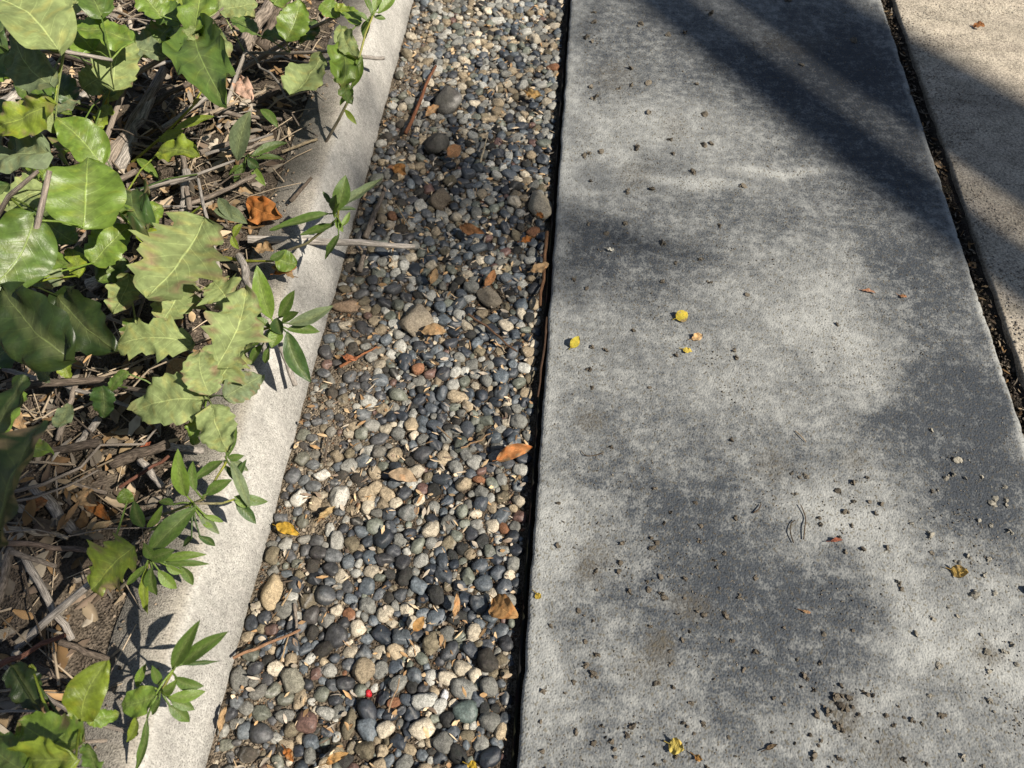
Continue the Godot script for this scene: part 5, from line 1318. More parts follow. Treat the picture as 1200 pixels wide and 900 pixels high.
	stick("long grey stem going down to the bare soil", Vector3(-0.7240, 0.1800, -0.3825), Vector3(-0.6504, 0.1100, -0.2914), 0.0048, 0.0048, BARK_GREY, "branch", 0.030)
	stick("reddish bare twig pointing at the near sprig", Vector3(-0.7085, 0.1600, -0.2354), Vector3(-0.6280, 0.1700, -0.2820), 0.0040, 0.0032, Color(0.27, 0.13, 0.09), "twig", 0.030)
	stick("crooked dark twig lying on the bare soil", Vector3(-0.6605, 0.1200, -0.2852), Vector3(-0.5894, 0.1050, -0.2691), 0.0048, 0.0041, BARK_DARK, "twig", 0.030)
	stick("dark stick in the shade beside the near leaf", Vector3(-0.6803, 0.1200, -0.2507), Vector3(-0.6006, 0.1100, -0.2277), 0.0053, 0.0047, BARK_DARK, "branch", 0.030)
	stick("short dark stick standing on the curb top", Vector3(-0.5538, 0.1100, -1.1982), Vector3(-0.5169, 0.1300, -1.2508), 0.0042, 0.0032, BARK_DARK, "twig", 0.010)
	stick("pale stick leaning on the curb face below the rosette", Vector3(-0.4896, 0.1000, -0.8438), Vector3(-0.4553, 0.0600, -0.7801), 0.0054, 0.0049, BARK_GREY, "twig", 0.010)
	stick("thin pale stem lying across the far curb top", Vector3(-0.6114, 0.1050, -1.3544), Vector3(-0.5407, 0.1100, -1.3967), 0.0037, 0.0030, Color(0.5, 0.4, 0.26), "twig", 0.030)
	stick("grey twig lying across the far curb edge", Vector3(-0.5400, 0.1500, -1.6501), Vector3(-0.4463, 0.1100, -1.7053), 0.0061, 0.0044, BARK_GREY, "twig", 0.030)
	stick("yellow-brown stalk among the far grey branches", Vector3(-1.0024, 0.1400, -1.3358), Vector3(-0.9778, 0.2000, -1.4139), 0.0082, 0.0064, GREEN_STEM * 0.8, "twig", 0.020)
	stick("yellow stalk beside the broad grey branch", Vector3(-1.1466, 0.1500, -1.4162), Vector3(-1.0884, 0.1900, -1.4526), 0.0075, 0.0065, GREEN_STEM, "twig", 0.020)
	stick("brown branch slanting past the big round leaf", Vector3(-1.0109, 0.1300, -1.1053), Vector3(-0.8692, 0.1500, -1.2201), 0.0069, 0.0055, BARK, "branch", 0.030)
	stick("brown branch dark under the tall bright leaf", Vector3(-0.9616, 0.1300, -1.4043), Vector3(-0.8482, 0.1500, -1.5237), 0.0076, 0.0061, BARK_DARK, "branch", 0.030)
	stick("grey branch grey near the slanting green shoot", Vector3(-0.8771, 0.1300, -1.3817), Vector3(-0.7865, 0.1500, -1.4818), 0.0066, 0.0053, BARK_GREY, "branch", 0.030)
	stick("brown branch thin beside the pale jagged leaf", Vector3(-0.7734, 0.1300, -1.1244), Vector3(-0.6221, 0.1500, -1.2270), 0.0052, 0.0041, BARK, "branch", 0.030)
	stick("brown branch below the large mid-green leaf", Vector3(-0.7772, 0.1300, -1.3049), Vector3(-0.6536, 0.1500, -1.3455), 0.0063, 0.0051, BARK, "branch", 0.030)
	stick("brown branch dark behind the far-left leaves", Vector3(-1.2341, 0.1300, -1.6389), Vector3(-1.0231, 0.1500, -1.5417), 0.0080, 0.0064, BARK_DARK, "branch", 0.030)
	stick("brown branch thin on the soil under the drooping leaf", Vector3(-0.8019, 0.1300, -1.4470), Vector3(-0.6132, 0.1500, -1.4058), 0.0056, 0.0045, BARK, "branch", 0.030)
	stick("brown branch dark by the shaded dusty leaf", Vector3(-0.6963, 0.1300, -1.4860), Vector3(-0.6116, 0.1500, -1.5587), 0.0077, 0.0062, BARK_DARK, "branch", 0.030)
	stick("brown branch standing beside the grey forked twig", Vector3(-0.8220, 0.1300, -1.3291), Vector3(-0.7266, 0.1500, -1.1189), 0.0061, 0.0049, BARK, "branch", 0.030)
	stick("grey branch pale flat below the green shoot", Vector3(-0.7480, 0.1300, -1.1264), Vector3(-0.7682, 0.1500, -1.2282), 0.0103, 0.0083, BARK_GREY, "branch", 0.030)
	stick("brown branch thin above the dark toothed leaf", Vector3(-0.8276, 0.1300, -0.8166), Vector3(-0.7180, 0.1500, -0.9291), 0.0054, 0.0043, BARK, "branch", 0.030)
	stick("grey branch upright against the litter by the rosette", Vector3(-0.6060, 0.1300, -1.0214), Vector3(-0.5306, 0.1500, -0.8830), 0.0079, 0.0063, BARK_GREY, "branch", 0.030)
	stick("grey branch split and grey beside the rosette's stalk", Vector3(-0.5350, 0.1300, -0.8794), Vector3(-0.4835, 0.1500, -0.7728), 0.0075, 0.0060, BARK_GREY, "branch", 0.030)
	fallen_leaf("curled orange dead leaf lying at the edge of curb top", Vector3(-0.6361, 0.1080, -1.1837), Vector3(-0.5532, 0.1080, -1.1360), 0.0589, Color(0.42, 0.17, 0.05), 0.020, 0.50, "fallen_leaf")
	fallen_leaf("pink-tan dead leaf tip beside the large mid-green leaf", Vector3(-0.6402, 0.3000, -1.3316), Vector3(-0.5985, 0.3000, -1.2651), 0.0363, Color(0.6, 0.4, 0.3), 0.000, 0.20, "fallen_leaf")
	fallen_leaf("tan dead leaf propped in litter below the round leaf", Vector3(-0.6988, 0.1250, -1.1603), Vector3(-0.6630, 0.1250, -1.1096), 0.0273, Color(0.45, 0.3, 0.16), 0.012, 0.20, "fallen_leaf")
	fallen_leaf("orange-brown dead leaf in litter near the folded green leaf", Vector3(-0.5281, 0.1250, -0.9840), Vector3(-0.4852, 0.1250, -0.9962), 0.0226, Color(0.42, 0.17, 0.05), 0.012, 0.20, "fallen_leaf")
	fallen_leaf("pale tan dead leaf under the long twig", Vector3(-0.5807, 0.1250, -1.0463), Vector3(-0.5412, 0.1250, -1.0359), 0.0263, Color(0.45, 0.3, 0.16), 0.012, 0.20, "fallen_leaf")
	fallen_leaf("tan cupped leaf in the shaded litter", Vector3(-0.8914, 0.1250, -0.6519), Vector3(-0.8433, 0.1250, -0.6091), 0.0254, Color(0.45, 0.3, 0.16), 0.012, 0.20, "fallen_leaf")
	fallen_leaf("long orange chip in the lower litter", Vector3(-0.7095, 0.1250, -0.4961), Vector3(-0.6485, 0.1250, -0.4636), 0.0184, Color(0.42, 0.17, 0.05), 0.012, 0.20, "fallen_leaf")
	fallen_leaf("wide tan dead leaf in the lower litter", Vector3(-0.7246, 0.1250, -0.5067), Vector3(-0.6761, 0.1250, -0.4872), 0.0291, Color(0.45, 0.3, 0.16), 0.012, 0.20, "fallen_leaf")
	fallen_leaf("brown dead leaf by the thick cut branch", Vector3(-0.7892, 0.1250, -0.4723), Vector3(-0.7558, 0.1250, -0.4895), 0.0290, Color(0.26, 0.13, 0.06), 0.012, 0.20, "fallen_leaf")
	fallen_leaf("tan dead leaf under the pale jagged leaf", Vector3(-0.6566, 0.1250, -0.7407), Vector3(-0.6254, 0.1250, -0.7706), 0.0325, Color(0.45, 0.3, 0.16), 0.012, 0.20, "fallen_leaf")
	fallen_leaf("rust-red chip near the dark stout branch", Vector3(-0.6510, 0.1250, -0.5923), Vector3(-0.6322, 0.1250, -0.6034), 0.0111, Color(0.4, 0.12, 0.06), 0.012, 0.20, "fallen_leaf")
	fallen_leaf("pale straw leaf below the rosette", Vector3(-0.6738, 0.1250, -0.4462), Vector3(-0.6183, 0.1250, -0.4689), 0.0078, Color(0.55, 0.42, 0.25), 0.012, 0.20, "fallen_leaf")
	fallen_leaf("tan leaf below the long pale twig's root", Vector3(-0.4897, 0.1250, -0.9806), Vector3(-0.5335, 0.1250, -0.9923), 0.0193, Color(0.45, 0.3, 0.16), 0.012, 0.20, "fallen_leaf")
	bed_marks = [["the big round leaf", Vector3(-0.9753, 0.1200, -1.1813), 1.0], ["the pale jagged leaf", Vector3(-0.7111, 0.1200, -1.0002), 1.0], ["the dark glossy leaves", Vector3(-0.8847, 0.1200, -0.8297), 1.0], ["the orange curled leaf", Vector3(-0.6038, 0.1200, -1.1609), 1.0], ["the large rosette", Vector3(-0.4998, 0.1200, -0.8666), 1.0], ["the tall upright sprig", Vector3(-0.5679, 0.1200, -0.5519), 1.0], ["the thick cut branch", Vector3(-0.7467, 0.1200, -0.4781), 1.0], ["the lime leaf clump", Vector3(-0.6122, 0.1200, -0.1679), 1.0], ["the stout far branches", Vector3(-0.7717, 0.1200, -1.8000), 1.0], ["the far-left leaves", Vector3(-1.2860, 0.1200, -1.6502), 1.0], ["the reddish bare twig", Vector3(-0.6914, 0.1200, -0.2708), 1.0]]
	make_litter()


func make_litter() -> void:
	# dead leaves and chips covering the soil
	var s := Shape.new()
	for i in 9600:
		var x := CURB_BACK + 0.07 - pow(rng.randf(), 1.25) * 1.4
		var z := rng.randf_range(-3.2, 0.25)
		var bare := smoothstep(CURB_BACK - 0.10, CURB_BACK + 0.06, x)
		if rng.randf() < bare * 0.93:
			continue
		scrap(s, Vector3(x, soil_height(x, z) + rng.randf_range(0.002, 0.024) * (1.0 - bare * 0.8), z), rng.randf_range(0.012, 0.05), rng.randf_range(0.0018, 0.0095), rng.randf_range(0.3, 0.9))
	for i in 900:
		var x := CURB_BACK + 0.05 - pow(rng.randf(), 1.25) * 1.2
		var z := rng.randf_range(-2.3, 0.05)
		var bare := smoothstep(CURB_BACK - 0.10, CURB_BACK + 0.06, x)
		if rng.randf() < bare * 0.9:
			continue
		var p := Vector3(x, soil_height(x, z) + rng.randf_range(0.004, 0.03), z)
		var d := Vector3(rng.randf_range(-1, 1), rng.randf_range(-0.12, 0.12), rng.randf_range(-1, 1)).normalized() * rng.randf_range(0.02, 0.07)
		var c := Color(0.3, 0.24, 0.17) * rng.randf_range(0.45, 1.3)
		rod(s, PackedVector3Array([p - d, p + Vector3(0, 0.003, 0), p + d]), rng.randf_range(0.0008, 0.0022), 0.0007, c, c, 5)
	for i in 5000:
		var x := CURB_BACK + 0.08 - pow(rng.randf(), 1.6) * 1.1
		var z := rng.randf_range(-2.3, 0.05)
		if x > CURB_BACK + 0.03 and rng.randf() < 0.6:
			continue
		var y := soil_height(x, z) if x < CURB_BACK + 0.012 else 0.099
		grain(s, Vector3(x, y + 0.001, z), rng.randf_range(0.001, 0.004), 0.7, Color(0.24, 0.19, 0.14) * rng.randf_range(0.35, 1.3))
	stuff("leaf_litter", s.finish(), mats.litter, "brown and tan dead leaf litter covering the planting bed soil", "leaf litter")
	# loose twigs lying on the litter
	for i in 170:
		var x := CURB_BACK - 0.03 - pow(rng.randf(), 1.2) * 0.8
		var z := rng.randf_range(-2.1, -0.15)
		var p := Vector3(x, soil_height(x, z) + rng.randf_range(0.012, 0.075), z)
		var a := rng.randf_range(-0.9, 0.5) + (0.9 if rng.randf() < 0.3 else 0.0)
		var d := Vector3(cos(a), rng.randf_range(-0.1, 0.16), -sin(a) * -1.0) * rng.randf_range(0.05, 0.17)
		var c: Color = [BARK, BARK_GREY, BARK_DARK, Color(0.46, 0.37, 0.27), Color(0.55, 0.47, 0.36), Color(0.42, 0.36, 0.30)][rng.randi() % 6] * rng.randf_range(0.75, 1.2)
		var r := rng.randf_range(0.0012, 0.0028) if rng.randf() < 0.7 else rng.randf_range(0.003, 0.0052)
		var tone := "grey" if c.b > 0.2 else "dark" if c.g < 0.11 else "brown"
		stick("%s %s dry twig %s" % ["thin" if r < 0.003 else "thick", tone, relation(p, bed_marks, true)], p - d, p + d, r, r * 0.6, c, "twig", 0.05, "loose twigs on the leaf litter")


var bed_marks := []


# ---------------------------------------------------------------- things lying about

func fallen_leaf(label: String, base: Vector3, tip: Vector3, width: float, c: Color, lift := 0.008, roll := 0.0, called := "fallen_leaf", arch := 0.0) -> void:
	var ground := base.y
	var mid := Vector3((base.x + tip.x) * 0.5, ground, (base.z + tip.z) * 0.5)
	var s := Shape.new()
	var t := (tip - base).normalized()
	leaf_shape(s, base - mid + Vector3(0, 0.002, 0), tip - mid + Vector3(0, lift, 0), width, Vector3.UP.rotated(t, roll), "dry", c * 1.3, names.size() * 3 + called.length() + int(width * 9000.0))
	# a short stalk
	rod(s, PackedVector3Array([base - mid - t * 0.008 + Vector3(0, 0.003, 0), base - mid + Vector3(0, 0.0025, 0), base - mid + t * width * 0.4 + Vector3(0, 0.003, 0)]), 0.0008, 0.0006, c * 0.8, c * 0.8, 5)
	var o := obj(called, s.finish(), mats.dry_leaf)
	o.position = mid
	tag(o, label, "leaf")


func make_debris() -> void:
	odd_stone("large flat tan stone against the near curb", Vector3(-0.4297, -0.0200, -0.4278), Vector3(0.0168, 0.0117, 0.0282), 12, Color(0.52, 0.41, 0.26), 0.25, "stone", 0.0, false)
	odd_stone("white angular stone lying in the dirt by the curb", Vector3(-0.3548, -0.0200, -0.6076), Vector3(0.0195, 0.0137, 0.0201), 13, Color(0.6, 0.57, 0.5), 0.40, "stone", 0.0, false)
	odd_stone("small white flat chip by the curb dirt", Vector3(-0.3942, -0.0200, -0.6486), Vector3(0.0153, 0.0073, 0.0104), 11, Color(0.6, 0.57, 0.5), 0.20, "stone", 0.0, false)
	odd_stone("squarish white stone touching the curb foot", Vector3(-0.4244, -0.0200, -0.5987), Vector3(0.0150, 0.0105, 0.0151), 12, Color(0.6, 0.57, 0.5), 0.10, "stone", 0.0, false)
	odd_stone("broken grey-tan rock in the curb half of the strip", Vector3(-0.2776, -0.0200, -1.0147), Vector3(0.0331, 0.0232, 0.0337), 11, Color(0.33, 0.28, 0.21), 0.30, "stone", 0.0, false)
	odd_stone("pale squarish rock beside the shaded slab gap", Vector3(-0.0461, -0.0200, -1.3752), Vector3(0.0273, 0.0191, 0.0402), 12, Color(0.42, 0.37, 0.28), 0.50, "stone", 0.0, false)
	odd_stone("rough tan rock amid dark pebbles", Vector3(-0.1360, -0.0200, -1.0904), Vector3(0.0214, 0.0150, 0.0330), 13, Color(0.33, 0.28, 0.21), 0.90, "stone", 0.0, false)
	odd_stone("rough brown rock in the shaded far pebbles", Vector3(-0.2780, -0.0200, -1.3763), Vector3(0.0255, 0.0179, 0.0291), 11, Color(0.2, 0.16, 0.115), 0.20, "stone", 0.0, false)
	odd_stone("flat dark stone with a pale chipped corner far along strip", Vector3(-0.3053, -0.0200, -1.7310), Vector3(0.0392, 0.0259, 0.0371), 12, Color(0.1, 0.095, 0.085), 0.40, "stone", 0.9, false)
	odd_stone("blocky dark grey stone near the far curb", Vector3(-0.3087, -0.0200, -1.5604), Vector3(0.0311, 0.0218, 0.0364), 13, Color(0.09, 0.085, 0.075), 0.10, "stone", 0.0, false)
	odd_stone("large pale pebble-stone in the near stretch of strip", Vector3(-0.3631, -0.0200, -0.2922), Vector3(0.0157, 0.0110, 0.0189), 3, Color(0.27, 0.255, 0.2), 0.40, "stone", 0.0, false)
	odd_stone("big teal-grey smooth stone near the shaded slab gap", Vector3(-0.0914, -0.0200, -0.2704), Vector3(0.0180, 0.0111, 0.0158), 5, Color(0.12, 0.155, 0.14), 0.20, "stone", 0.0, true)
	odd_stone("pale veined stone streaked with white by the middle of strip", Vector3(-0.2292, -0.0200, -0.5897), Vector3(0.0193, 0.0104, 0.0148), 4, Color(0.2, 0.205, 0.19), 0.50, "stone", 0.8, false)
	odd_stone("dusty tan block half buried near the curb", Vector3(-0.4259, -0.0200, -1.0414), Vector3(0.0318, 0.0097, 0.0139), 12, Color(0.34, 0.24, 0.16), 0.00, "stone", 0.0, false)
	odd_stone("long olive stone upright in the near pebbles", Vector3(-0.2662, -0.0200, -0.2394), Vector3(0.0102, 0.0071, 0.0195), 12, Color(0.17, 0.145, 0.1), 0.05, "stone", 0.0, false)
	odd_stone("red bead-like berry between the near pebbles", Vector3(-0.2450, -0.0200, -0.2853), Vector3(0.0052, 0.0060, 0.0054), 3, Color(0.55, 0.02, 0.03), 0.00, "berry", 0.0, true)
	odd_stone("white quartz chip in the near middle pebbles", Vector3(-0.1279, -0.0200, -0.2922), Vector3(0.0065, 0.0046, 0.0080), 12, Color(0.7, 0.7, 0.7), 0.30, "stone", 0.0, false)
	fallen_leaf("orange curved dead leaf pointing at the shaded slab gap", Vector3(-0.0837, -0.0120, -0.6953), Vector3(-0.0206, -0.0120, -0.7180), 0.0262, Color(0.55, 0.24, 0.09), 0.020, 0.40, "fallen_leaf")
	fallen_leaf("curled brown dead leaf against the shaded gap near the slab", Vector3(-0.0660, -0.0120, -0.4413), Vector3(-0.0247, -0.0120, -0.4084), 0.0411, Color(0.42, 0.24, 0.1), 0.020, 0.20, "fallen_leaf")
	fallen_leaf("yellow fallen leaf by the curb foot", Vector3(-0.4468, -0.0120, -0.5379), Vector3(-0.4018, -0.0120, -0.5227), 0.0203, Color(0.6, 0.38, 0.06), 0.010, 0.20, "fallen_leaf")
	fallen_leaf("beige flat bark chip amid the dark pebbles", Vector3(-0.2733, -0.0120, -0.6523), Vector3(-0.2181, -0.0120, -0.6414), 0.0257, Color(0.46, 0.34, 0.22), 0.004, 0.10, "fallen_leaf")
	fallen_leaf("tan dead leaf with a notch beside the broken grey rock", Vector3(-0.2607, -0.0120, -0.9764), Vector3(-0.2081, -0.0120, -0.9697), 0.0256, Color(0.45, 0.3, 0.16), 0.012, 0.30, "fallen_leaf")
	fallen_leaf("brown curved dead leaf in the shaded middle pebbles", Vector3(-0.2172, -0.0120, -1.2817), Vector3(-0.1625, -0.0120, -1.2491), 0.0264, Color(0.26, 0.13, 0.06) * 1.3, 0.015, 0.50, "fallen_leaf")
	fallen_leaf("small orange leaf by the shaded slab gap beside the pale rock", Vector3(-0.0811, -0.0120, -1.2401), Vector3(-0.0537, -0.0120, -1.2501), 0.0187, Color(0.42, 0.17, 0.05), 0.010, 0.20, "fallen_leaf")
	fallen_leaf("tan pointed leaf lying by the shaded slab gap", Vector3(-0.0529, -0.0120, -1.1546), Vector3(-0.0158, -0.0120, -1.1722), 0.0218, Color(0.45, 0.3, 0.16), 0.012, 0.20, "fallen_leaf")
	fallen_leaf("orange-brown leaf near the far curb twig", Vector3(-0.3959, -0.0120, -1.4601), Vector3(-0.3614, -0.0120, -1.4213), 0.0300, Color(0.4, 0.2, 0.07), 0.014, 0.40, "fallen_leaf")
	fallen_leaf("tan leaf beside the far red twig", Vector3(-0.3481, -0.0120, -1.6515), Vector3(-0.3182, -0.0120, -1.6844), 0.0213, Color(0.5, 0.32, 0.17), 0.010, 0.20, "fallen_leaf")
	fallen_leaf("brown crumpled leaf by the blocky dark stone", Vector3(-0.2742, -0.0120, -1.5064), Vector3(-0.2467, -0.0120, -1.5334), 0.0326, Color(0.34, 0.19, 0.1), 0.014, 0.50, "fallen_leaf")
	fallen_leaf("gold leaf scrap by the far shaded slab gap", Vector3(-0.1074, -0.0120, -1.7710), Vector3(-0.0620, -0.0120, -1.7430), 0.0239, Color(0.6, 0.4, 0.16), 0.010, 0.20, "fallen_leaf")
	fallen_leaf("rusty curled leaf by the rough tan rock", Vector3(-0.1463, -0.0120, -1.1062), Vector3(-0.1281, -0.0120, -1.1412), 0.0180, Color(0.26, 0.13, 0.06) * 1.4, 0.018, 0.50, "fallen_leaf")
	fallen_leaf("small tan curled leaf beyond the notched tan leaf", Vector3(-0.2594, -0.0120, -1.1042), Vector3(-0.2511, -0.0120, -1.1362), 0.0162, Color(0.45, 0.3, 0.16), 0.016, 0.30, "fallen_leaf")
	fallen_leaf("orange dead leaf scrap on the nearest pebbles", Vector3(-0.3478, -0.0120, -0.1936), Vector3(-0.3299, -0.0120, -0.1768), 0.0124, Color(0.5, 0.2, 0.06), 0.008, 0.20, "fallen_leaf")
	fallen_leaf("folded tan leaf on the nearest pebbles", Vector3(-0.2841, -0.0120, -0.1793), Vector3(-0.2521, -0.0120, -0.1944), 0.0124, Color(0.5, 0.3, 0.12), 0.012, 0.40, "fallen_leaf")
	fallen_leaf("brown dead leaf curled in the near middle pebbles", Vector3(-0.1861, -0.0120, -0.3790), Vector3(-0.1713, -0.0120, -0.3993), 0.0163, Color(0.45, 0.26, 0.1), 0.014, 0.30, "fallen_leaf")
	fallen_leaf("slender tan leaf standing between the near pebbles", Vector3(-0.1256, -0.0120, -0.4058), Vector3(-0.1244, -0.0120, -0.4423), 0.0110, Color(0.48, 0.29, 0.14), 0.014, 0.30, "fallen_leaf")
	fallen_leaf("tan leaf lying along the near curb foot", Vector3(-0.4487, -0.0120, -0.2088), Vector3(-0.4475, -0.0120, -0.2449), 0.0102, Color(0.45, 0.3, 0.16), 0.008, 0.20, "fallen_leaf")
	fallen_leaf("narrow tan leaf in the dirt beside the white stones", Vector3(-0.3787, -0.0120, -0.5577), Vector3(-0.3523, -0.0120, -0.5808), 0.0118, Color(0.5, 0.36, 0.18), 0.006, 0.30, "fallen_leaf")
	fallen_leaf("rust-coloured scrap by the far shaded slab gap", Vector3(-0.0495, -0.0120, -1.3330), Vector3(-0.0349, -0.0120, -1.3125), 0.0134, Color(0.42, 0.17, 0.05), 0.008, 0.20, "fallen_leaf")
	fallen_leaf("orange stalky scrap in the curbside dirt", Vector3(-0.4054, -0.0120, -0.9028), Vector3(-0.3730, -0.0120, -0.8929), 0.0134, Color(0.5, 0.2, 0.1), 0.010, 0.20, "fallen_leaf")
	fallen_leaf("yellow scrap at the very near end of pebbles", Vector3(-0.0800, -0.0120, -0.1946), Vector3(-0.0645, -0.0120, -0.1891), 0.0123, Color(0.6, 0.4, 0.05), 0.008, 0.20, "fallen_leaf")
	stick("reddish twig lying on the far pebbles near the curb", Vector3(-0.3886, -0.0100, -1.5830), Vector3(-0.3501, -0.0080, -1.8590), 0.0048, 0.0033, Color(0.25, 0.11, 0.06), "twig", 0.020)
	stick("brown upright stick on pebbles beyond the long pale twig", Vector3(-0.4213, -0.0100, -1.2263), Vector3(-0.4057, -0.0080, -1.3670), 0.0069, 0.0048, BARK * 0.8, "twig", 0.010)
	stick("short brown stick on pebbles this side of the long pale twig", Vector3(-0.4154, -0.0100, -1.1260), Vector3(-0.4140, -0.0080, -1.1889), 0.0058, 0.0041, BARK * 0.8, "twig", 0.010)
	stick("thin bowed twig over the pebbles beside the slab", Vector3(-0.1717, -0.0100, -1.0285), Vector3(-0.0655, -0.0080, -0.9397), 0.0026, 0.0018, Color(0.22, 0.13, 0.08), "twig", 0.050)
	stick("long brown twig lying along the black edging", Vector3(-0.0252, -0.0100, -1.2739), Vector3(-0.0275, -0.0080, -1.0611), 0.0043, 0.0030, Color(0.24, 0.13, 0.07), "twig", 0.015)
	stick("thin dark root along the edging beside the middle pebbles", Vector3(-0.0118, -0.0100, -1.0323), Vector3(-0.0187, -0.0080, -0.8364), 0.0027, 0.0019, Color(0.1, 0.06, 0.04), "twig", 0.015)
	stick("tan straight twig on the near pebbles from the curb", Vector3(-0.4568, -0.0040, -0.3138), Vector3(-0.3621, 0.0000, -0.3638), 0.0027, 0.0019, Color(0.42, 0.24, 0.14), "twig", 0.012)
	stick("short brown twig standing between the near curb pebbles", Vector3(-0.3840, -0.0100, -0.4066), Vector3(-0.3653, -0.0080, -0.3526), 0.0030, 0.0021, BARK, "twig", 0.010)
	stick("thin pale straw beside the short brown twig", Vector3(-0.3837, -0.0100, -0.3149), Vector3(-0.3806, -0.0080, -0.3594), 0.0015, 0.0010, Color(0.55, 0.4, 0.24), "twig", 0.010)
	stick("thin pale straw near the flat tan stone", Vector3(-0.4039, -0.0100, -0.4022), Vector3(-0.3935, -0.0080, -0.4307), 0.0015, 0.0011, Color(0.55, 0.4, 0.24), "twig", 0.010)
	stick("rusty twig in the dirt beside the rosette's drooping leaf", Vector3(-0.4065, -0.0100, -0.8764), Vector3(-0.3420, -0.0080, -0.9301), 0.0027, 0.0019, Color(0.4, 0.17, 0.08), "twig", 0.020)
	stick("thin dark twig upright in the curbside dirt", Vector3(-0.3913, -0.0100, -0.6659), Vector3(-0.3942, -0.0080, -0.7179), 0.0022, 0.0015, BARK_DARK, "twig", 0.020)
	stick("thin pale straw amid the shaded far pebbles", Vector3(-0.3707, -0.0100, -1.3326), Vector3(-0.3286, -0.0080, -1.2633), 0.0019, 0.0013, Color(0.5, 0.38, 0.24), "twig", 0.010)
	stick("straw piece on the far pebbles by the edging", Vector3(-0.1950, -0.0100, -1.4921), Vector3(-0.1872, -0.0080, -1.5999), 0.0023, 0.0016, Color(0.6, 0.5, 0.34), "twig", 0.010)
	stick("tan bent straw across the middle pebbles", Vector3(-0.1507, -0.0100, -0.7153), Vector3(-0.0995, -0.0080, -0.7489), 0.0019, 0.0013, Color(0.5, 0.32, 0.18), "twig", 0.060)
	stick("thin tan straw over the notched middle pebbles", Vector3(-0.2000, -0.0100, -0.7568), Vector3(-0.1679, -0.0080, -0.7289), 0.0017, 0.0012, Color(0.45, 0.32, 0.2), "twig", 0.030)
	stick("bowed fibre on the near pebbles by the brown leaf", Vector3(-0.2058, -0.0100, -0.2554), Vector3(-0.1969, -0.0080, -0.3051), 0.0014, 0.0010, Color(0.46, 0.32, 0.2), "twig", 0.050)
	fallen_leaf("yellow crumpled leaf in the middle of the slab", Vector3(0.2466, 0.0015, -1.0393), Vector3(0.2693, 0.0015, -1.0522), 0.0258, Color(0.62, 0.5, 0.07), 0.008, 0.30, "fallen_leaf")
	fallen_leaf("pale peach seed husk on the slab below the yellow leaf", Vector3(0.2766, 0.0015, -0.9896), Vector3(0.2972, 0.0015, -0.9998), 0.0169, Color(0.62, 0.42, 0.22), 0.006, 0.20, "fallen_leaf")
	fallen_leaf("small yellow leaf bit beside the peach husk", Vector3(0.2571, 0.0015, -0.9627), Vector3(0.2751, 0.0015, -0.9579), 0.0117, Color(0.68, 0.52, 0.1), 0.004, 0.20, "fallen_leaf")
	fallen_leaf("upright yellow leaf near the slab's pebble edge", Vector3(0.0392, 0.0015, -0.9494), Vector3(0.0536, 0.0015, -0.9695), 0.0184, Color(0.5, 0.42, 0.06), 0.014, 0.50, "fallen_leaf")
	fallen_leaf("round yellow leaf at the near end of the slab", Vector3(0.2086, 0.0015, -0.2429), Vector3(0.2279, 0.0015, -0.2353), 0.0234, Color(0.66, 0.52, 0.13), 0.012, 0.30, "fallen_leaf")
	fallen_leaf("small orange seed husk by the round yellow leaf", Vector3(0.2447, 0.0015, -0.2298), Vector3(0.2541, 0.0015, -0.2238), 0.0098, Color(0.5, 0.28, 0.09), 0.008, 0.20, "fallen_leaf")
	fallen_leaf("tiny gold leaf at the slab's pebble edge", Vector3(0.0023, 0.0010, -0.4507), Vector3(0.0110, 0.0010, -0.4429), 0.0110, Color(0.5, 0.36, 0.06), 0.004, 0.20, "fallen_leaf")
	fallen_leaf("golden curled leaf on the dark right side of slab", Vector3(0.6742, 0.0015, -0.5448), Vector3(0.6954, 0.0015, -0.5363), 0.0209, Color(0.66, 0.44, 0.13), 0.016, 0.50, "fallen_leaf")
	fallen_leaf("reddish narrow leaf bit on the pale worn patch", Vector3(0.4866, 0.0015, -0.5791), Vector3(0.5068, 0.0015, -0.5822), 0.0071, Color(0.3, 0.12, 0.08), 0.004, 0.20, "fallen_leaf")
	fallen_leaf("pinkish sliver on the slab near the right joint", Vector3(0.6315, 0.0015, -1.1451), Vector3(0.6579, 0.0015, -1.1379), 0.0070, Color(0.5, 0.28, 0.18), 0.003, 0.10, "fallen_leaf")
	fallen_leaf("small orange bit on the slab near the right joint", Vector3(0.7060, 0.0015, -1.1372), Vector3(0.7186, 0.0015, -1.1313), 0.0087, Color(0.5, 0.24, 0.12), 0.005, 0.20, "fallen_leaf")
	fallen_leaf("white petal bit on the far left of slab", Vector3(0.1056, 0.0015, -1.2215), Vector3(0.1221, 0.0015, -1.2153), 0.0091, Color(0.7, 0.68, 0.6), 0.003, 0.10, "fallen_leaf")
	fallen_leaf("small orange leaf on the sandy aggregate path", Vector3(1.0929, 0.0030, -2.1387), Vector3(1.1167, 0.0030, -2.1243), 0.0186, Color(0.45, 0.2, 0.08), 0.012, 0.40, "fallen_leaf")
	fallen_leaf("tan leaf scrap lodged in the dark joint", Vector3(0.8825, -0.0200, -1.5907), Vector3(0.8920, -0.0200, -1.5611), 0.0162, Color(0.55, 0.38, 0.22), 0.006, 0.30, "fallen_leaf")
	fallen_leaf("orange crumb of leaf lodged lower in the joint", Vector3(0.8866, -0.0200, -1.2647), Vector3(0.8945, -0.0200, -1.2455), 0.0147, Color(0.5, 0.3, 0.14), 0.005, 0.30, "fallen_leaf")
	fallen_leaf("brown leaf sliver on the near pale patch of slab", Vector3(0.4251, 0.0015, -0.4566), Vector3(0.4381, 0.0015, -0.4535), 0.0054, Color(0.4, 0.24, 0.13), 0.003, 0.20, "fallen_leaf")
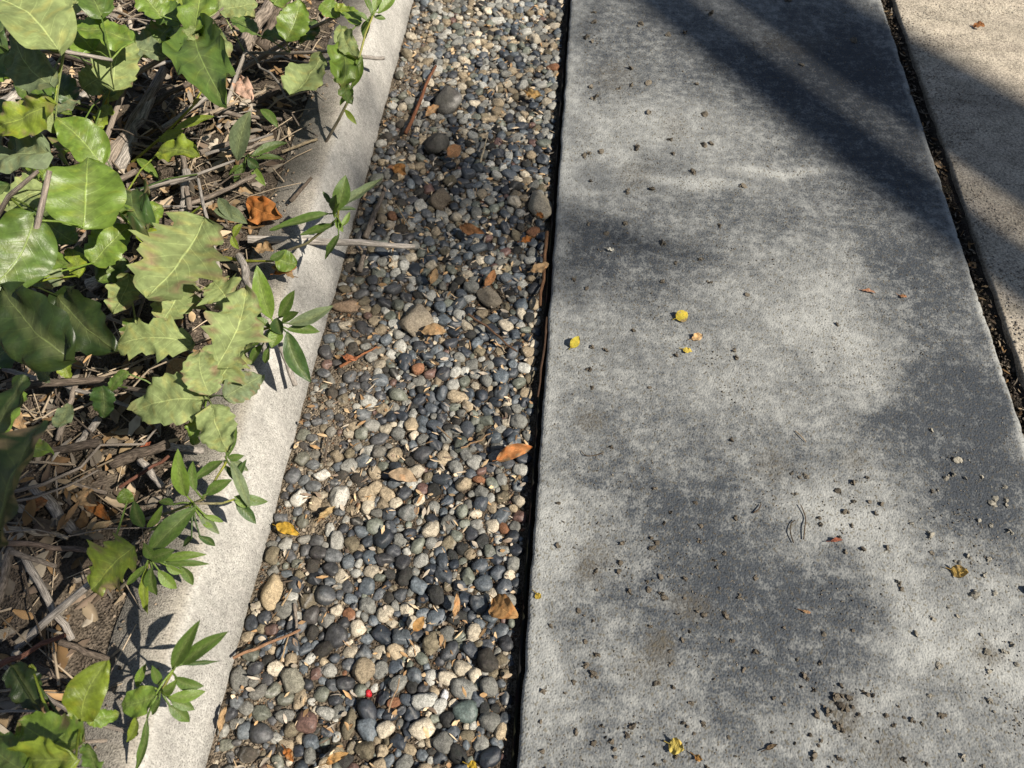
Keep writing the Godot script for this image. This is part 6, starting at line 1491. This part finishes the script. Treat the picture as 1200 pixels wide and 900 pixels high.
	fallen_leaf("brown pointed scrap on the middle right of slab", Vector3(0.3469, 0.0015, -0.2460), Vector3(0.3636, 0.0015, -0.2542), 0.0062, Color(0.14, 0.1, 0.06), 0.004, 0.20, "fallen_leaf")
	bent_stalk("thin bowed stalk on the slab left of its twin", PackedVector3Array([Vector3(0.4249, 0.0030, -0.5719), Vector3(0.4213, 0.0030, -0.5901), Vector3(0.4246, 0.0030, -0.6059), Vector3(0.4325, 0.0030, -0.6128)]), 0.0011, Color(0.1, 0.075, 0.05))
	bent_stalk("thin hooked stalk on the slab right of its twin", PackedVector3Array([Vector3(0.4426, 0.0030, -0.5795), Vector3(0.4468, 0.0030, -0.6015), Vector3(0.4506, 0.0030, -0.6206), Vector3(0.4447, 0.0030, -0.6425)]), 0.0012, Color(0.16, 0.11, 0.07))
	bent_stalk("fine curly root thread on the slab's left part", PackedVector3Array([Vector3(0.0663, 0.0030, -0.7200), Vector3(0.0742, 0.0030, -0.7101), Vector3(0.0894, 0.0030, -0.7113), Vector3(0.1076, 0.0030, -0.7180)]), 0.0009, Color(0.16, 0.12, 0.08))
	bent_stalk("fine straw on the slab's pale middle patch", PackedVector3Array([Vector3(0.4538, 0.0030, -0.7923), Vector3(0.4617, 0.0030, -0.7821), Vector3(0.4709, 0.0030, -0.7702)]), 0.0011, Color(0.5, 0.38, 0.24))
	bent_stalk("short dark curved stalk on the middle slab", PackedVector3Array([Vector3(0.3632, 0.0030, -0.6215), Vector3(0.3725, 0.0030, -0.6287), Vector3(0.3777, 0.0030, -0.6388)]), 0.0013, Color(0.14, 0.1, 0.07))
	landmarks = [["the flat tan stone", Vector3(-0.4297, -0.0200, -0.4278), 1.0],
		["the white angular stone", Vector3(-0.3548, -0.0200, -0.6076), 1.0],
		["the white flat chip", Vector3(-0.3942, -0.0200, -0.6486), 1.0],
		["the squarish white stone", Vector3(-0.4244, -0.0200, -0.5987), 1.0],
		["the broken grey rock", Vector3(-0.2776, -0.0200, -1.0147), 1.0],
		["the pale squarish rock", Vector3(-0.0461, -0.0200, -1.3752), 1.0],
		["the rough tan rock", Vector3(-0.1360, -0.0200, -1.0904), 1.0],
		["the rough brown rock", Vector3(-0.2780, -0.0200, -1.3763), 1.0],
		["the dark chipped stone", Vector3(-0.3053, -0.0200, -1.7310), 1.0],
		["the blocky dark stone", Vector3(-0.3087, -0.0200, -1.5604), 1.0],
		["the large pale stone", Vector3(-0.3631, -0.0200, -0.2922), 1.0],
		["the teal-grey stone", Vector3(-0.0914, -0.0200, -0.2704), 1.0],
		["the white-streaked stone", Vector3(-0.2292, -0.0200, -0.5897), 1.0],
		["the buried tan block", Vector3(-0.4259, -0.0200, -1.0414), 1.0],
		["the long olive stone", Vector3(-0.2662, -0.0200, -0.2394), 1.0],
		["the red berry", Vector3(-0.2450, -0.0200, -0.2853), 1.0],
		["the orange pointed leaf", Vector3(-0.0525, -0.0200, -0.7111), 1.0],
		["the curled brown leaf", Vector3(-0.0454, -0.0200, -0.4274), 1.0],
		["the yellow leaf", Vector3(-0.4269, -0.0200, -0.5337), 1.0],
		["the beige bark chip", Vector3(-0.2472, -0.0200, -0.6509), 1.0],
		["the notched tan leaf", Vector3(-0.2358, -0.0200, -0.9792), 1.0],
		["the brown curved leaf", Vector3(-0.1909, -0.0200, -1.2733), 1.0],
		["the small orange leaf", Vector3(-0.0679, -0.0200, -1.2530), 1.0],
		["the tan pointed leaf", Vector3(-0.0347, -0.0200, -1.1708), 1.0],
		["the far orange leaf", Vector3(-0.3810, -0.0200, -1.4497), 1.0],
		["the gold leaf scrap", Vector3(-0.0852, -0.0200, -1.7681), 1.0],
		["the orange leaf scrap", Vector3(-0.3409, -0.0200, -0.1863), 1.0],
		["the near brown leaf", Vector3(-0.1799, -0.0200, -0.3916), 1.0],
		["the drooping rosette leaf", Vector3(-0.4486, -0.0200, -0.8598), 1.0],
		["the pale twig's end", Vector3(-0.3230, -0.0200, -1.2182), 1.0]]
	slab_marks = [["the yellow crumpled leaf", Vector3(0.2573, 0.0000, -1.0458), 1.0],
		["the peach husk", Vector3(0.2854, 0.0000, -0.9936), 1.0],
		["the upright yellow leaf", Vector3(0.0456, 0.0000, -0.9595), 1.0],
		["the round yellow leaf", Vector3(0.2185, 0.0000, -0.2382), 1.0],
		["the tiny gold leaf", Vector3(0.0066, 0.0000, -0.4471), 1.0],
		["the golden curled leaf", Vector3(0.6851, 0.0000, -0.5419), 1.0],
		["the reddish leaf bit", Vector3(0.4974, 0.0000, -0.5821), 1.0],
		["the pinkish sliver", Vector3(0.6455, 0.0000, -1.1429), 1.0],
		["the white petal bit", Vector3(0.1149, 0.0000, -1.2187), 1.0],
		["the bowed thin stalks", Vector3(0.4384, 0.0000, -0.6068), 1.0],
		["the joint's middle", Vector3(0.8722, 0.0000, -1.4496), 1.0],
		["the slab's far left corner", Vector3(0.0466, 0.0000, -2.0228), 1.0],
		["the shaded far end", Vector3(0.6598, 0.0000, -1.9930), 1.0],
		["the near-left slab edge", Vector3(0.0278, 0.0000, -0.2902), 1.0],
		["the dark cloudy stain", Vector3(0.2717, 0.0000, -0.6013), 1.0],
		["the pale trowel line", Vector3(0.3758, 0.0000, -1.4726), 1.0],
		["the near right stretch", Vector3(0.6346, 0.0000, -0.3269), 1.0],
		["the lower middle stain", Vector3(0.3876, 0.0000, -0.3564), 1.0],
		["the middle left edge", Vector3(0.0202, 0.0000, -0.6970), 1.0]]
	make_pebbles([Vector3(-0.4297, 0.0268, -0.4278),
		Vector3(-0.3548, 0.0191, -0.6076),
		Vector3(-0.3942, 0.0145, -0.6486),
		Vector3(-0.4244, 0.0143, -0.5987),
		Vector3(-0.2776, 0.0320, -1.0147),
		Vector3(-0.0461, 0.0382, -1.3752),
		Vector3(-0.1360, 0.0313, -1.0904),
		Vector3(-0.2780, 0.0277, -1.3763),
		Vector3(-0.3053, 0.0372, -1.7310),
		Vector3(-0.3087, 0.0346, -1.5604),
		Vector3(-0.3631, 0.0180, -0.2922),
		Vector3(-0.0914, 0.0171, -0.2704),
		Vector3(-0.2292, 0.0183, -0.5897),
		Vector3(-0.4259, 0.0302, -1.0414),
		Vector3(-0.2662, 0.0186, -0.2394),
		Vector3(-0.2450, 0.0051, -0.2853),
		Vector3(-0.1279, 0.0076, -0.2922)])


func make_crumbs() -> void:
	# clods of dried soil on the slab, in loose drifts: [x, z, spread x, spread z, number, largest, dark]
	var drifts := [
		[0.099, -0.541, 0.128, 0.106, 34, 0.0078, 0.0],
		[0.128, -0.428, 0.121, 0.082, 40, 0.0081, 0.0],
		[0.184, -0.518, 0.084, 0.074, 20, 0.0084, 0.0],
		[0.092, -0.283, 0.088, 0.072, 26, 0.0070, 0.0],
		[0.236, -0.436, 0.094, 0.083, 18, 0.0081, 0.0],
		[0.142, -0.275, 0.075, 0.048, 20, 0.0088, 0.0],
		[0.331, -0.622, 0.116, 0.097, 14, 0.0088, 0.0],
		[0.485, -0.700, 0.075, 0.068, 16, 0.0090, 0.2],
		[0.544, -0.607, 0.057, 0.063, 18, 0.0101, 0.1],
		[0.161, -1.734, 0.149, 0.207, 26, 0.0171, 0.1],
		[0.071, -1.946, 0.091, 0.233, 24, 0.0159, 0.1],
		[0.262, -1.578, 0.122, 0.126, 10, 0.0163, 0.1],
		[0.121, -1.389, 0.096, 0.112, 10, 0.0135, 0.1],
		[0.123, -1.108, 0.158, 0.093, 20, 0.0088, 0.0],
		[0.268, -1.216, 0.200, 0.125, 14, 0.0091, 0.1],
		[0.093, -0.831, 0.096, 0.115, 14, 0.0096, 0.0],
		[0.387, -0.933, 0.164, 0.123, 14, 0.0082, 0.0],
		[0.536, -2.103, 0.210, 0.125, 16, 0.0164, 0.2],
		[0.737, -0.592, 0.057, 0.093, 26, 0.0114, 1.0],
		[0.742, -0.505, 0.041, 0.072, 16, 0.0110, 0.9],
		[0.649, -0.390, 0.091, 0.078, 22, 0.0091, 0.6],
		[0.469, -0.302, 0.038, 0.036, 16, 0.0113, 0.0],
		[0.539, -0.284, 0.050, 0.036, 12, 0.0100, 0.0],
		[0.390, -0.272, 0.062, 0.047, 10, 0.0075, 0.0],
		[0.682, -0.319, 0.050, 0.049, 14, 0.0088, 0.5],
		[0.709, -0.652, 0.073, 0.065, 10, 0.0088, 0.8],
		[0.311, -1.349, 0.284, 0.164, 12, 0.0095, 0.1],
		[0.374, -0.475, 0.136, 0.085, 14, 0.0068, 0.1],
		[0.204, -0.245, 0.074, 0.035, 14, 0.0074, 0.0],
		[0.283, -0.335, 0.077, 0.075, 10, 0.0064, 0.0],
	]
	var made := []
	for d in drifts:
		for i in int(d[4] * 2.2):
			var x: float = d[0] + rng.randfn() * d[2] * 0.95
			var z: float = d[1] + rng.randfn() * d[3] * 0.95
			if x < 0.02 or x > SLAB_RIGHT - 0.02 or z > -0.05 or z < -2.35:
				continue
			var r: float = d[5] * (0.14 + 0.38 * pow(rng.randf(), 2.4))
			made.append([x, z, r, d[6]])
			# clods break into smaller crumbs beside them
			if r > d[5] * 0.4:
				for k in rng.randi_range(0, 4):
					made.append([x + rng.randfn() * r * 2.0, z + rng.randfn() * r * 2.0, r * rng.randf_range(0.2, 0.5), d[6]])
	made.sort_custom(func(p, q): return p[2] / (1.0 - p[1]) > q[2] / (1.0 - q[1]))
	var rest := Shape.new()
	var n := 0
	for a in made:
		var x: float = a[0]
		var z: float = a[1]
		var r: float = a[2]
		var c: Color = Color(0.165, 0.14, 0.108).lerp(Color(0.42, 0.39, 0.32), a[3]) * rng.randf_range(0.75, 1.3)
		if n < 280:
			n += 1
			var s := Shape.new()
			for k in (3 if r > 0.0028 else 1):
				var off := Vector3(rng.randf_range(-1, 1), 0, rng.randf_range(-1, 1)) * r * (1.1 if k else 0.0)
				var q := r * (1.0 if k == 0 else 0.6)
				put_stone(s, rng.randi_range(11, 13) if rng.randf() < 0.5 else rng.randi_range(0, 10), Basis.from_euler(Vector3(rng.randf(), rng.randf() * TAU, rng.randf())), Vector3(q * rng.randf_range(0.8, 1.3), q * 0.3, q), off + Vector3(0, q * 0.18, 0), c, 0.0)
			# roughen it
			for i in s.v.size():
				s.v[i] += s.n[i].normalized() * r * 0.3 * n3.get_noise_3dv(s.v[i] * 420.0)
			var o := obj("dirt_clod", s.finish(), mats.clod)
			o.position = Vector3(x, 0.0008, z)
			o.rotation.y = rng.randf() * TAU
			var size := "lumpy" if r > 0.0032 else "small" if r < 0.0021 else "crumbly"
			tell(o, "%s %s clod %s" % [size, "pale grey" if a[3] > 0.5 else "brown", relation(o.position, slab_marks, false)], "dirt clod", "dried dirt clods scattered on the slab")
		else:
			grain(rest, Vector3(x, 0.0006, z), minf(r * 0.7, 0.003), 0.6, c)
	for i in 9000:
		var x := rng.randf_range(SLAB_LEFT + 0.02, SLAB_RIGHT - 0.02)
		var z := rng.randf_range(-2.3, -0.1)
		if n3.get_noise_2d(x * 6.0, z * 6.0) + rng.randf_range(-0.25, 0.25) < 0.05:
			continue
		grain(rest, Vector3(x, 0.0004, z), rng.randf_range(0.0007, 0.0021), 0.5, Color(0.17, 0.15, 0.12) * rng.randf_range(0.5, 2.2))
	stuff("dirt_crumbs", rest.finish(), mats.clod, "fine brown dirt crumbs and specks scattered over the slab", "dirt")


# ---------------------------------------------------------------- the tree whose limbs shade the far end of the slab

func make_tree() -> void:
	var reach := 12.5
	var a0: Vector3 = Vector3(1.0885, 0.0000, -1.6199) + to_sun * reach
	var a1: Vector3 = Vector3(0.6995, 0.0000, -2.1161) + to_sun * reach
	var b0: Vector3 = Vector3(0.9520, 0.0000, -1.2512) + to_sun * (reach - 0.8)
	var b1: Vector3 = Vector3(0.3050, 0.0000, -2.1472) + to_sun * (reach - 0.8)
	var dir_a := (a0 - a1).normalized()
	var dir_b := (b0 - b1).normalized()
	# the trunk stands beyond the aggregate path
	var fork := a0 + dir_a * 2.4 + Vector3(0, -1.2, 0)
	var foot := Vector3(fork.x + 0.5, -0.1, fork.z + 0.4)
	var t := thing("shade_tree", "tall tree beyond the aggregate path throwing limb shadows on the slab", "tree", foot)
	stem(t, PackedVector3Array([foot, foot + Vector3(-0.1, 1.6, -0.05), foot.lerp(fork, 0.6) + Vector3(0.05, 0, 0.1), fork]), 0.24, 0.15, BARK, BARK, "trunk")
	stem(t, PackedVector3Array([fork + Vector3(0, -0.1, 0), a0 + dir_a * 1.1, a0, a1, a1 - dir_a * 1.2]), 0.20, 0.15, BARK, BARK, "limb")
	stem(t, PackedVector3Array([fork + Vector3(0, -0.3, 0), b0 + dir_b * 1.0, b0, b1, b1 - dir_b * 1.4]), 0.11, 0.085, BARK, BARK, "limb")
	stem(t, PackedVector3Array([fork + Vector3(0, -0.2, 0), (a0 + b0) * 0.5 + dir_b, (a0 + b0) * 0.5, (a1 + b1) * 0.5, (a1 + b1) * 0.5 - dir_b]), 0.04, 0.022, BARK, BARK, "limb")  # thin limb added to half shade the streak between the two limb shadows
	stem(t, PackedVector3Array([fork, fork + Vector3(0.9, 1.2, 0.6), fork + Vector3(2.0, 2.1, 1.5)]), 0.11, 0.05, BARK, BARK, "limb")
	# two light leaf sprays added to shade the far pebbles and near bed corner
	var added_pebble_shade: Vector3 = Vector3(-0.3049, 0.0000, -1.3690) + to_sun * reach
	var added_bed_shade: Vector3 = Vector3(-0.8263, 0.1500, -0.4228) + to_sun * reach
	stem(t, PackedVector3Array([b1 - dir_b * 0.3, b1.lerp(added_pebble_shade, 0.5) + Vector3(0, 0.1, 0), added_pebble_shade]), 0.018, 0.006, BARK, BARK, "limb")
	stem(t, PackedVector3Array([fork, fork + Vector3(-0.6, 0.3, 2.2), added_bed_shade + Vector3(0.7, 0.2, 0.9), added_bed_shade]), 0.05, 0.008, BARK, BARK, "limb")
	# foliage at the ends of the limbs
	var leaves := Shape.new()
	var ends := [[fork + Vector3(2.2, 2.2, 1.6), 1.5], [fork + Vector3(0.9, 1.7, 1.4), 1.1]]
	for e in ends:
		for i in 2600:
			var d := Vector3(rng.randfn(), rng.randfn() * 0.7, rng.randfn()) * 0.5
			var p: Vector3 = e[0] - foot + d * e[1]
			var q := Basis.from_euler(Vector3(rng.randf() * TAU, rng.randf() * TAU, 0))
			var x := q.x * rng.randf_range(0.02, 0.035)
			var y := q.z * rng.randf_range(0.05, 0.09)
			leaves.quad(leaves.add(p - y, greens.mid), leaves.add(p + x, greens.mid), leaves.add(p + y, greens.mid), leaves.add(p - x, greens.mid))
	for e in [[added_pebble_shade, 0.36, 260], [added_bed_shade, 0.15, 150]]:
		for i in e[2]:
			var p: Vector3 = e[0] - foot + Vector3(rng.randfn(), rng.randfn() * 0.8, rng.randfn()) * e[1] * 0.55
			var q := Basis.from_euler(Vector3(rng.randf() * TAU, rng.randf() * TAU, 0))
			var x := q.x * rng.randf_range(0.018, 0.028)
			var y := q.z * rng.randf_range(0.04, 0.06)
			leaves.quad(leaves.add(p - y, greens.mid), leaves.add(p + x, greens.mid), leaves.add(p + y, greens.mid), leaves.add(p - x, greens.mid))
	stuff("crown", leaves.finish(), mats.glossy_leaf, "", "", t)


# ---------------------------------------------------------------- the scene

func _ready() -> void:
	rng.seed = 20240611
	var cam := Camera3D.new()
	cam.name = "camera"
	cam.position = Vector3(0, 1.25, 0)
	cam.rotation_degrees = Vector3(-55.5, 4.6, 0)
	cam.fov = 51.38
	cam.near = 0.05
	cam.far = 300.0
	var lens := CameraAttributesPhysical.new()
	lens.frustum_focal_length = 24.95
	lens.frustum_near = 0.05
	lens.frustum_far = 300.0
	lens.frustum_focus_distance = 1.45
	lens.exposure_aperture = 6.5
	cam.attributes = lens
	add_child(cam)
	cam.current = true
	var sky_look := ProceduralSkyMaterial.new()
	sky_look.sky_top_color = Color(0.42, 0.48, 0.58)
	sky_look.sky_horizon_color = Color(0.60, 0.62, 0.62)
	sky_look.ground_horizon_color = Color(0.40, 0.37, 0.32)
	sky_look.ground_bottom_color = Color(0.28, 0.25, 0.21)
	sky_look.sky_curve = 0.12
	var env := Environment.new()
	env.background_mode = Environment.BG_SKY
	env.sky = Sky.new()
	env.sky.sky_material = sky_look
	env.background_energy_multiplier = 0.58
	env.tonemap_mode = Environment.TONE_MAPPER_LINEAR
	env.tonemap_exposure = 2.1
	env.sdfgi_enabled = true
	env.ssao_enabled = true
	env.ssil_enabled = true
	var we := WorldEnvironment.new()
	we.name = "world_environment"
	we.environment = env
	add_child(we)
	var sun := DirectionalLight3D.new()
	sun.name = "sun"
	sun.light_color = Color(1.0, 0.965, 0.91)
	sun.light_energy = 1.5
	sun.light_angular_distance = 0.5
	sun.shadow_enabled = true
	add_child(sun)
	sun.look_at_from_position(to_sun * 20.0, Vector3.ZERO)
	make_materials()
	make_slab_material()
	make_setting()
	make_tree()
	make_unit_stones()
	make_planting()
	make_debris()
	make_crumbs()
	tell_apart()


func bent_stalk(label: String, pts: PackedVector3Array, r: float, c: Color) -> void:
	var s := Shape.new()
	var o := pts[1]
	var curve := Curve3D.new()
	for i in pts.size():
		var t := (pts[mini(i + 1, pts.size() - 1)] - pts[maxi(i - 1, 0)]) * 0.2
		curve.add_point(pts[i] - o + Vector3(0, 0.002 if i % 2 else 0.0, 0), -t, t)
	curve.bake_interval = 0.004
	rod(s, curve.get_baked_points(), r, r * 0.7, c, c, 6, 0.05)
	var m := obj("stalk", s.finish(), mats.bark)
	m.position = o
	tag(m, label, "stalk")
